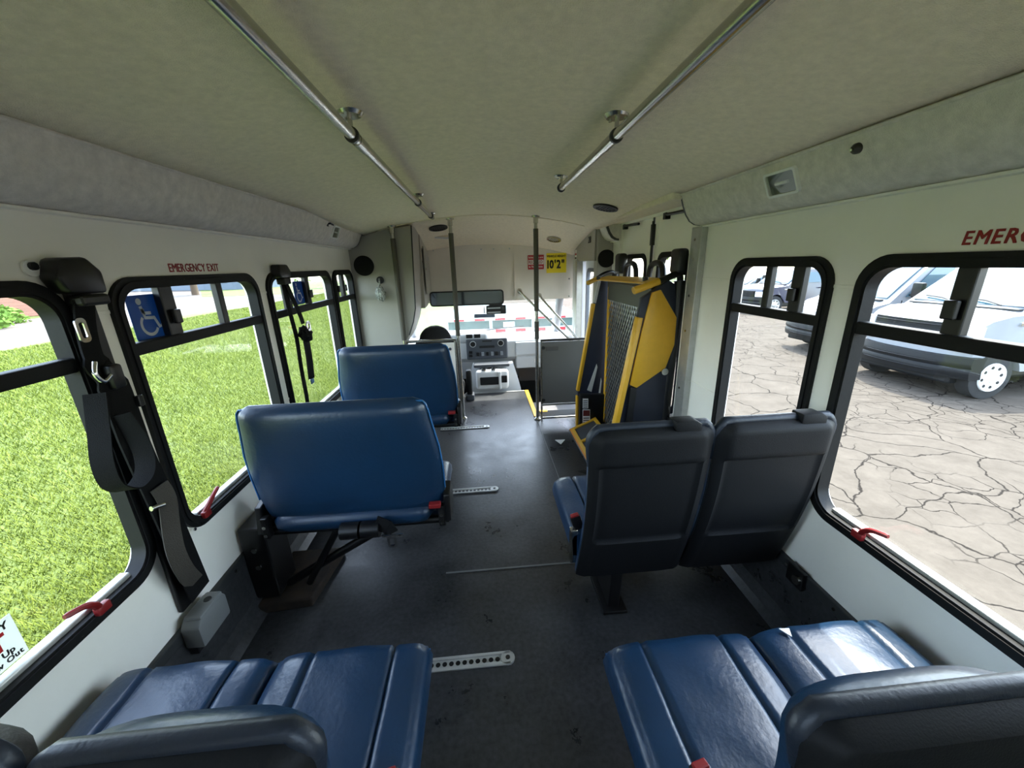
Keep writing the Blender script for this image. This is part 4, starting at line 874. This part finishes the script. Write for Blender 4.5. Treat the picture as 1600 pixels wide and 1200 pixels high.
# ================================================================ lift doorway and lift
dd = STE('door_2', 'pair of white lift doors with windows on the right', (1.20, 2.83, 0))
for i, (a, b) in enumerate(((-.62, -.004), (.004, .62))):
    wc = (a+b)/2
    def dlp(w, h, r, x): return [(x, wc+p, 1.02+q) for p, q in rrect(w, h, r, 6)]
    bm = B()
    def lp(pts):
        vs = [bm.verts.new(p) for p in pts]; return [bm.edges.new((vs[k], vs[(k+1) % len(vs)])) for k in range(len(vs))]
    E_ = lp([(0, a, .01), (0, b, .01), (0, b, 1.795), (0, a, 1.795)])+lp(dlp(.40, 1.02, .07, 0)); bmesh.ops.triangle_fill(bm, use_beauty=True, edges=E_)
    r = bmesh.ops.extrude_face_region(bm, geom=bm.faces[:]); bmesh.ops.translate(bm, vec=(.03, 0, 0), verts=[g for g in r['geom'] if isinstance(g, bmesh.types.BMVert)])
    lf = O('leaf', bm, white, dd)
    bm = B(); ring(bm, dlp(.44, 1.06, .08, -.008), dlp(.37, .99, .06, -.008), (.045, 0, 0)); O('window_frame', bm, rubber, lf, 40)
    O('pane', bx((.014, wc-.19, .52), (.018, wc+.19, 1.52)), glass, lf)
    O('stiffener', bx((-.006, (.03 if i else -.07), 1.58), (0, (.07 if i else -.03), 1.79), .002), white, lf)
O('centre_seal', bx((-.012, -.008, .01), (-.002, .008, 1.79), .002), M('grey rubber seal', (92, 96, 104), .5), dd)
O('latch_rod', tb([(-.02, -.015, 1.45), (-.02, -.015, 1.76)], .008, 8), blackp, dd); O('latch_box', bx((-.03, -.03, 1.60), (-.005, .0, 1.74), .003), blackp, dd)
for y0, y1 in ((.22, .52), (-.55, -.22)): O('door_stay', tb([(-.03, y0, 1.765), (-.03, y1, 1.778)], .010, 8), blackp, dd); O('stay_bracket', bx((-.04, y1-.02, 1.75), (-.005, y1+.02, 1.79), .003), blackp, dd)
# aluminium post at the edge of the doorway
po = T('door_post', 'bare aluminium post between the lift doorway and the right windows', 'post', (1.145, 2.15, 0))
O('face', bx((-.012, -.055, 0), (.024, .045, 1.665), .003), alumin, po); O('return_flange', bx((-.012, .045, 0), (.024, .052, 1.665), .002), white, po)
for z in (.35, .75, 1.1, 1.3, 1.5, 1.6):
    bm = B(); disc(bm, (-.012, 0, z), (-1, 0, 0), .007, .004, 10); O('rivet', bm, steel, po)
# wheelchair lift, folded upright
lf = T('wheelchair_lift', 'folded yellow and black wheelchair lift standing in the right doorway', 'lift', (.95, 2.75, 0))
def P(pts): return [(x-.95, z) for x, z in pts]
def LZ(name, pts, y0, y1, mat, par=None, bev=0): return O(name, pz(P(pts), y0-2.75, y1-2.75, bev), mat, par or lf, 30 if bev else None)
# near side plate, panel, edge strip
near = LZ('side_plate', [(.902, 1.285), (.985, 1.335), (1.06, 1.385), (1.10, 1.36), (1.12, 1.225), (1.125, .81), (1.10, .732), (1.115, .30), (1.10, .02), (.76, .02), (.80, .538), (.838, .756)], 2.26, 2.30, navy, None, .004)
LZ('yellow_panel', [(.957, 1.317), (1.009, 1.332), (1.122, 1.165), (1.124, .997), (1.081, .852), (.904, .73), (.858, .752), (.912, 1.10)], 2.245, 2.262, yellow, near, .004)
LZ('edge_strip', [(.881, 1.175), (.911, 1.171), (.81, .538), (.742, .1), (.712, .1), (.782, .54)], 2.24, 2.30, yellow, near, .003)
LZ('strut', [(.86, .74), (.90, .73), (.86, .05), (.82, .05)], 2.235, 2.25, blackp, near)
bm = B(); disc(bm, (1.075-.95, -.505, .83), (0, -1, 0), .022, .01, 16); O('pivot_bolt', bm, steel, near, 40)
O('tower', tb(smoothpath([(.165, -.47, .05), (.175, -.47, .8), (.19, -.47, 1.2), (.185, -.47, 1.38)], 4), .032, 12), blackp, lf, 50)
O('tower', tb([(.165, .62, .05), (.17, .62, 1.40)], .032, 12), blackp, lf, 50)
h = O('handrail', tb(smoothpath([(.185, -.475, 1.34), (.18, -.48, 1.40), (.145, -.50, 1.418), (.05, -.52, 1.385), (-.0, -.53, 1.372)], 5), .019, 12), blackp, lf, 50)
O('grip', tb([(.03, -.525, 1.381), (-.125, -.55, 1.335)], .0215, 14), yellow, h, 50)
h = O('handrail', tb(smoothpath([(.17, .62, 1.34), (.14, .60, 1.41), (.05, .56, 1.40), (-.02, .52, 1.365)], 5), .017, 12), blackp, lf, 50)
O('grip', tb([(-.02, .52, 1.365), (-.115, .46, 1.335)], .0185, 14), yellow, h, 50)
for y, x in ((.28, .17), (-.18, .165)):
    O('upper_loop', tb(smoothpath([(x, y+.11, 1.25), (x, y+.10, 1.42), (x, y+.05, 1.475), (x, y-.06, 1.475), (x, y-.11, 1.42), (x, y-.12, 1.3)], 5), .019, 12), blackp, lf, 50)
O('foam_pad', bx((.13, .42, 1.40), (.20, .55, 1.56), .025, 3), blackp, lf, 40); O('foam_pad', bx((.135, -.53, 1.42), (.20, -.42, 1.56), .02, 3), blackp, lf, 40); O('stop_block', bx((.19, -.54, 1.41), (.205, -.48, 1.49), .006), blackp, lf)
O('stop_block', bx((.17, -.54, .40), (.195, -.48, .52), .01), blackp, lf)
# far side plate
far = LZ('side_plate', [(.955, 1.35), (1.04, 1.338), (1.05, .40), (1.05, .02), (.79, .02), (.785, .373), (.905, 1.16)], 3.25, 3.285, navy, None, .004)
LZ('edge_strip', [(.888, 1.161), (.915, 1.16), (.796, .388), (.77, .39)], 3.24, 3.285, yellow, far, .003); LZ('edge_strip', [(.77, .34), (.786, .34), (.79, .02), (.772, .02)], 3.24, 3.285, yellow, far, .002)
LZ('upper_strip', [(.90, 1.17), (.918, 1.165), (.955, 1.35), (.935, 1.35)], 3.24, 3.27, greyl, far); LZ('slot', [(.945, .633), (.954, .604), (.907, .374), (.867, .393)], 3.243, 3.25, M('slot light', (190, 192, 190), .5), far)
LZ('slot', [(.99, .50), (.997, .47), (.985, .25), (.965, .25)], 3.243, 3.25, M('slot light', (190, 192, 190), .5), far)
base = LZ('pump_box', [(.79, .02), (1.04, .02), (1.03, .36), (.79, .37)], 3.19, 3.24, blackp, None, .006)
a = LZ('label', [(.812, .335), (.862, .332), (.864, .24), (.814, .242)], 3.184, 3.189, sticker_w, base)
for k in range(4): LZ('print', [(.818, .318-k*.02), (.856, .317-k*.02), (.856, .309-k*.02), (.818, .310-k*.02)], 3.182, 3.1845, inkgrey, a)
a = LZ('label', [(.814, .231), (.882, .226), (.886, .085), (.817, .088)], 3.184, 3.189, sticker_w, base)
LZ('print', [(.818, .224), (.878, .220), (.880, .165), (.819, .168)], 3.182, 3.1845, M('dark red print', (110, 40, 34), .5), a)
for k in range(3): LZ('print', [(.822, .152-k*.022), (.876, .150-k*.022), (.876, .140-k*.022), (.822, .142-k*.022)], 3.182, 3.1845, inkgrey, a)
# platform folded upright: frame, expanded metal, bars
pf = O('platform_frame', bx((.055, -.44, .06), (.085, -.40, 1.36)), blackp, lf)
O('frame_bar', bx((.06, .43, .1), (.10, .475, 1.345), .003), yellow, pf); O('frame_bar', bx((.055, -.44, 1.30), (.085, .47, 1.36)), M('olive grey steel', (70, 70, 60), .5), pf); O('frame_bar', bx((.055, -.44, .05), (.085, .47, .10)), blackp, pf)
O('head_plate', bx((.045, -.40, 1.20), (.060, .42, 1.34), .003), M('olive grey steel', (70, 70, 60), .5), pf)
bm = B(); sp = .044
def wire(p, q):
    p, q = Vector(p), Vector(q); d = (q-p).normalized(); n = Vector((1, 0, 0)); w = d.cross(n)*.0042; tt = n*.0025
    vs = [bm.verts.new(c) for c in (p-w-tt, p+w-tt, p+w+tt, p-w+tt, q-w-tt, q+w-tt, q+w+tt, q-w+tt)]
    for f in ((0, 1, 5, 4), (1, 2, 6, 5), (2, 3, 7, 6), (3, 0, 4, 7)): bm.faces.new([vs[k] for k in f])
y0, y1, z0, z1 = -.41, .44, .1, 1.20
k_ = 1.6
for s in (1, -1):
    c = -3.0
    while c < 3.0:
        pts = []
        # line z = s*k*y + c clipped to the rectangle
        za, zb_ = s*k_*y0+c, s*k_*y1+c; ya, yb2 = y0, y1
        def cl(y, z):
            if z < z0: return ((z0-c)/(s*k_), z0)
            if z > z1: return ((z1-c)/(s*k_), z1)
            return (y, z)
        if not ((za < z0 and zb_ < z0) or (za > z1 and zb_ > z1)):
            A_, B_ = cl(ya, za), cl(yb2, zb_)
            if (Vector(A_)-Vector(B_)).length > .02: wire((.068+.004*s, A_[0], A_[1]), (.068+.004*s, B_[0], B_[1]))
        c += sp*1.6
ms = O('expanded_metal', bm, M('galvanised mesh', (170, 170, 165), .35, .7), pf); ms['kind'] = 'stuff'
O('underside_sheet', bx((.135, -.42, .12), (.14, .45, 1.2)), navy, pf); O('crossbeam', bx((.10, -.42, .55), (.13, .45, .62)), blackp, pf); O('crossbeam', bx((.10, -.42, .95), (.13, .45, 1.0)), blackp, pf)
# top barrier bar
tp = O('outer_barrier', prism(B(), [(-.045, .50, 1.352), (.07, .50, 1.375), (.09, -.44, 1.385), (-.0, -.44, 1.36)], (0, 0, .012), .003), yellow, lf); O('hinge_knob', tb([(-.04, .42, 1.36), (-.04, .42, 1.39)], .016, 10), blackp, tp); O('hinge_knob', tb([(.03, -.34, 1.37), (.03, -.34, 1.40)], .018, 10), blackp, tp)
O('motor_cover', bx((.06, -.46, 1.20), (.15, -.36, 1.36), .03, 3), blackp, lf, 40)
# bridge plate at the floor
bp_ = T_child('bridge_plate', lf, (-.235, .0, .03), 0); bp_.rotation_euler = (0, math.radians(-24), 0)
for a_, b_ in (((0, -.50, 0), (.03, .44, .02)), ((.22, -.50, 0), (.25, .44, .02)), ((0, .41, 0), (.25, .44, .02)), ((0, .14, 0), (.25, .17, .02)), ((0, -.20, 0), (.25, -.17, .02)), ((0, -.50, 0), (.25, -.47, .02))): O('plate_bar', bx(a_, b_, .002), yellow, bp_)
O('plate_sheet', bx((.01, -.49, .0), (.24, .43, .008)), M('dark plate', (60, 60, 62), .6), bp_); O('toe_edge', bx((-.02, -.50, -.005), (-.005, .44, .012), .003), blackp, bp_); O('toe_edge', bx((-.012, -.50, .010), (.0, .44, .022), .002), M('orange edge', (222, 140, 30), .5), bp_)
O('hinge', bx((.10, -.30, .018), (.15, -.24, .04), .006), yellow, bp_)
O('floor_mount', bx((-.05, -.5, 0), (.22, .5, .025), .004), blackp, lf)
# ================================================================ belts, tie-downs, tracks
sb = T('shoulder_belt', 'black shoulder belt on the wall between the two nearest left windows', 'seat belt', (-1.168, 1.19, .34), group='wheelchair shoulder belts')
def sw(x, y, z): return (x+1.168, y-1.19, z-.34)
O('wall_rail', bx(sw(-1.168, 1.148, .36), sw(-1.152, 1.215, 1.47), .004), blackp, sb)
O('retractor', prism(B(), [sw(-1.166, 1.10, 1.50), sw(-1.166, 1.12, 1.55), sw(-1.166, 1.19, 1.553), sw(-1.166, 1.225, 1.515), sw(-1.166, 1.222, 1.455), sw(-1.166, 1.12, 1.46)], (.055, 0, 0), .01), blackp, sb, 40)
bm = B(); disc(bm, sw(-1.166, 1.095, 1.525), (1, 0, 0), .02, .006, 14); O('mount_plate', bm, sticker_w, sb); bm = B(); disc(bm, sw(-1.160, 1.095, 1.53), (1, 0, 0), .010, .008, 10); O('mount_bolt', bm, blackp, sb)
O('guide', bx(sw(-1.155, 1.135, 1.425), sw(-1.105, 1.215, 1.455), .008), blackp, sb)
O('wide_strap', ribbon(smoothpath([sw(-1.13, 1.165, 1.45), sw(-1.135, 1.145, 1.36), sw(-1.135, 1.14, 1.27), sw(-1.125, 1.155, 1.20), sw(-1.12, 1.155, 1.0), sw(-1.118, 1.17, .80), sw(-1.118, 1.198, .40)], 5), (0, 1, 0), [.055]*10+[.075]*5+[.095]*5+[.092]*11, .006), webbing, sb, 50)
O('strap_loop', ribbon(smoothpath([sw(-1.10, 1.07, 1.20), sw(-1.09, 1.035, 1.10), sw(-1.085, 1.01, 1.02), sw(-1.085, 1.015, .95), sw(-1.08, 1.055, .915), sw(-1.075, 1.10, .935), sw(-1.08, 1.125, .985), sw(-1.09, 1.13, 1.05), sw(-1.10, 1.12, 1.12)], 5), [(.95, .25, 0)]*41, .05, .004), webbing, sb, 60)
O('lower_strap', ribbon(smoothpath([sw(-1.10, 1.16, .86), sw(-1.095, 1.165, .80), sw(-1.10, 1.15, .70), sw(-1.095, 1.135, .62), sw(-1.10, 1.15, .53), sw(-1.112, 1.185, .455)], 5), (0.3, 1, 0), .055, .004), M('dusty webbing', (58, 54, 48), .8, bump=(300, .3)), sb, 50)
for (y, z, rx) in ((1.112, 1.365, .2),):
    bm = B(); ring(bm, [sw(-1.115, y+p, z+q) for p, q in rrect(.030, .065, .012)], [sw(-1.115, y+p, z+q) for p, q in rrect(.014, .042, .006)], (.004, 0, 0)); O('metal_tongue', bm, chrome, sb, 40)
O('hook', tb(smoothpath([sw(-1.10, 1.10, 1.28), sw(-1.095, 1.085, 1.25), sw(-1.095, 1.10, 1.225), sw(-1.10, 1.13, 1.235)], 5), .006, 8), chrome, sb, 50); O('latch_pin', tb([sw(-1.10, 1.11, .81), sw(-1.09, 1.145, .802)], .008, 8), chrome, sb, 50)
O('buckle_body', bx(sw(-1.125, 1.135, 1.19), sw(-1.10, 1.175, 1.26), .008), blackp, sb, 40); O('adjuster', bx(sw(-1.118, 1.195, 1.115), sw(-1.105, 1.215, 1.15), .004), blackp, sb)
td = T('tie_down_retractor', 'grey tie-down retractor box on the left kick strip', 'retractor', (-1.12, 1.185, .235), group=None)
O('case', px_([(-.075, .0), (-.075, .085), (-.05, .115), (.055, .115), (.075, .09), (.075, .0)], -.03, .035, .008), M('grey retractor plastic', (116, 118, 118), .4), td, 40); O('top_cover', bx((-.02, -.06, .105), (.038, .06, .122), .008), M('grey retractor plastic', (116, 118, 118), .4), td, 40)
bm = B(); disc(bm, (.012, .02, .121), (0, 0, 1), .014, .004, 14, .012); O('release_button', bm, blackp, td, 40); O('mount', bx((-.035, -.065, -.04), (.0, .065, .01), .006), blackp, td)
s2 = T('shoulder_belt', 'black belt with knotted buckle hanging in front of the third left window', 'seat belt', (-1.165, 2.31, .55), group='wheelchair shoulder belts')
def sv(x, y, z): return (x+1.165, y-2.31, z-.55)
O('retractor', prism(B(), [sv(-1.165, 2.24, 1.49), sv(-1.165, 2.25, 1.535), sv(-1.165, 2.34, 1.535), sv(-1.165, 2.37, 1.50), sv(-1.165, 2.36, 1.465), sv(-1.165, 2.25, 1.465)], (.05, 0, 0), .008), blackp, s2, 40); O('guide', bx(sv(-1.16, 2.27, 1.43), sv(-1.115, 2.35, 1.465), .006), blackp, s2)
O('strap', ribbon(smoothpath([sv(-1.14, 2.30, 1.46), sv(-1.13, 2.285, 1.35), sv(-1.12, 2.28, 1.22), sv(-1.12, 2.29, 1.12), sv(-1.125, 2.285, .95), sv(-1.13, 2.29, .74), sv(-1.15, 2.30, .56)], 4), (0, 1, 0), .042, .004), webbing, s2, 50)
O('strap', ribbon(smoothpath([sv(-1.135, 2.31, 1.46), sv(-1.12, 2.33, 1.36), sv(-1.11, 2.365, 1.25), sv(-1.105, 2.37, 1.20)], 4), (0, 1, .2), .042, .004), webbing, s2, 50)
bm = B(); bmesh.ops.create_icosphere(bm, subdivisions=3, radius=1); rg = random.Random(9)
for v in bm.verts: k = 1+.15*rg.uniform(-1, 1); v.co = Vector((.07, 0.045, .59))+Vector((v.co.x*.03*k, v.co.y*.065*k, v.co.z*.05*k-.3*v.co.y*.05))
O('knot', bm, webbing, s2, 50)
O('strap_end', ribbon(smoothpath([sv(-1.10, 2.36, 1.12), sv(-1.10, 2.355, 1.0), sv(-1.105, 2.345, .87)], 4), (0, 1, 0), .062, .012), webbing, s2, 50); O('end_tongue', bx(sv(-1.108, 2.322, .838), sv(-1.100, 2.368, .872), .004), chrome, s2)
bm = B(); ring(bm, [sv(-1.075, 2.36+p, 1.185+q) for p, q in rrect(.05, .06, .012)], [sv(-1.075, 2.36+p, 1.185+q) for p, q in rrect(.025, .032, .008)], (.005, 0, 0)); O('metal_tongue', bm, chrome, s2, 40)
# floor tracks
def track(x0, x1, y, label):
    t = T('floor_track', label, 'track', ((x0+x1)/2, y, 0), group='tie-down tracks in the floor'); w = x1-x0
    O('base', bx((-w/2, -.026, 0), (w/2, .026, .004), .001), alumin, t); 
    for s in (-1, 1): O('lip', bx((-w/2, s*.022-.006 if s > 0 else -.028, .002), (w/2, .028 if s > 0 else -.016, .010), .002), alumin, t)
    n = int(w/.026)
    for k in range(n):
        if x0+k*.026 > -.9 or True:
            bm = B(); disc(bm, (-w/2+.016+k*.026, 0, .0042), (0, 0, 1), .0095, .001, 10); O('slot', bm, blackp, t)
    bm = B(); disc(bm, (w/2-.012, 0, .002), (0, 0, 1), .028, .008, 16); O('end_cap', bm, alumin, t, 40); bm = B(); disc(bm, (w/2-.012, 0, .010), (0, 0, 1), .009, .002, 10); O('end_screw', bm, blackp, t)
track(-.62, -.005, 1.138, 'perforated aluminium floor track nearest the camera'); track(-.62, -.012, 2.355, 'perforated aluminium floor track beside the middle fold-down seat'); track(-.5, -.045, 3.45, 'perforated aluminium floor track by the driver partition')
# ================================================================ stickers, lettering, scrap, painted sun spots
def wall_text(name, label, s, size, side, y0, z, xs, bold, shear=0, al='CENTER'):
    t = T(name, label, 'lettering', (side*1.1695, y0, z)); letters('letters', s, size, inkred, frame_m((-side*.0005, 0, 0), (0, -side, 0), (0, 0, 1)), t, bold, .0005, xs, al, shear)
wall_text('exit_lettering', 'dark red EMERGENCY EXIT lettering above the left sticker window', 'EMERGENCY EXIT', .042, -1, 1.69, 1.522, .80, .0006)
wall_text('exit_lettering', 'dark red EMERGENCY lettering cut by the right photo edge', 'EMERGENCY EXIT', .046, 1, .937, 1.528, .88, .0009, .12, 'LEFT')
def isa(parent, s, mtx_f, mat):
    """wheelchair symbol in a 1x1 box, mapped by mtx_f(x,y)->3D"""
    def L_(pts, w):
        P_ = [Vector((a, b, 0)) for a, b in pts]; bm = B()
        rings = []
        for i, p in enumerate(P_):
            d = (P_[min(i+1, len(P_)-1)]-P_[max(i-1, 0)]).normalized(); n = Vector((-d.y, d.x, 0))*w/2
            rings.append([bm.verts.new(mtx_f(*(p+n).xy)), bm.verts.new(mtx_f(*(p-n).xy))])
        for a, b in zip(rings, rings[1:]): bm.faces.new((a[0], a[1], b[1], b[0]))
        return bm
    O('symbol', L_([(-.12, .10), (-.15, .26)], .09), mat, parent); O('symbol', L_([(-.12, .2), (-.10, .0), (.15, -.02), (.24, -.24), (.33, -.20)], .085), mat, parent); O('symbol', L_([(-.11, .10), (.10, .09)], .07), mat, parent)
    O('symbol', L_([(-.03-.0+.22*math.cos(a), -.16+.22*math.sin(a)) for a in [math.radians(130+k*12) for k in range(18)]], .07), mat, parent)
    bm = B(); bm.faces.new([bm.verts.new(mtx_f(-.16+.075*math.cos(a*.524), .36+.075*math.sin(a*.524))) for a in range(12)]); O('symbol', bm, mat, parent)
symw = film('symbol white', (244, 246, 236), .5); stickb = film('blue film', (30, 84, 140), .35)
for (ya, yb3, za, zb3, lab) in ((1.362, 1.502, 1.286, 1.438, 'large blue wheelchair sticker on the second left window'), (2.53, 2.66, 1.296, 1.438, 'blue wheelchair sticker on the third left window behind the hanging belt')):
    t = T('wheelchair_sticker', lab, 'sticker', (-1.1955, (ya+yb3)/2, za), group='wheelchair stickers on the left windows'); w_, h_ = yb3-ya, zb3-za
    bm = B(); prism(bm, [(0, p, h_/2+q) for p, q in rrect(w_, h_, .012)], (.0012, 0, 0)); O('film', bm, stickb or film('blue film', (30, 84, 140), .35), t)
    stickb = stickb or film('blue film', (30, 84, 140), .35)
    isa(t, 1, lambda x, y: (.0016, x*w_*1.05, h_/2+y*h_*1.0), symw)
t = T('exit_sticker', 'white EMERGENCY EXIT instruction sticker at the bottom of the nearest left window', 'sticker', (-1.1955, .715, .655)); O('film', bx((0, -.085, -.02), (.0012, .085, .095)), film('white film', (236, 236, 232), .5), t)
fm = lambda y, z: frame_m((.0016, y, z), (0, 1, 0), (0, 0, 1))
letters('lettering', 'EMERGENCY', .026, ink, fm(0, .077), t, .0004); letters('lettering', 'EXIT', .056, M('bright red print', (196, 30, 34), .5), fm(.0, .043), t, .002); letters('lettering', 'Lift Handle Up', .021, ink, fm(0, .012), t, .0004); letters('lettering', 'Push Window Out', .019, ink, fm(0, -.006), t, .0004)
sunspot_white = M('sunspot_white', (240, 240, 236), .6)  # flat white, used only for the painted sun spots below
t = T('sun_spot', 'small white triangular painted sun spot on the dark floor by the lift', 'scrap', (.575, 3.03, .001)); O('sheet', prism(B(), [(-.035, .04, 0), (.055, .035, 0), (.0, -.05, 0)], (0, 0, .003)), sunspot_white, t)  # thin white sheet standing in for sunlight through a gap
t = T('sun_spot', 'tiny white triangular painted sun spot on the right blue cushion', 'scrap', (.78, .785, .462)); O('sheet', prism(B(), [(-.014, .01, 0), (.016, .008, 0), (.004, -.018, 0)], (0, 0, .002)), sunspot_white, t)  # smaller white sheet painting a spot of sun on the seat
t = T('tape_scrap', 'small torn black scrap on the floor beside the lift', 'scrap', (.66, 2.50, .001)); O('sheet', prism(B(), [(-.05, .02, 0), (.0, .03, 0), (.02, .0, 0), (.06, -.01, 0), (.05, -.03, 0), (-.005, -.02, 0)], (0, 0, .003)), blackp, t)
t = T('wall_bolt', 'round bolt head on a black bracket at the right kick strip', 'bolt', (1.145, 1.12, .285)); O('bracket', bx((-.012, -.02, -.04), (.006, .06, .04), .004), blackp, t); bm = B(); disc(bm, (-.012, 0, 0), (-1, 0, 0), .018, .012, 16); O('head', bm, steel, t, 40)
t = T('corner_pad', 'dark padded roll in the lower left corner against the wall', 'cushion', (-1.06, .44, .62)) if False else None
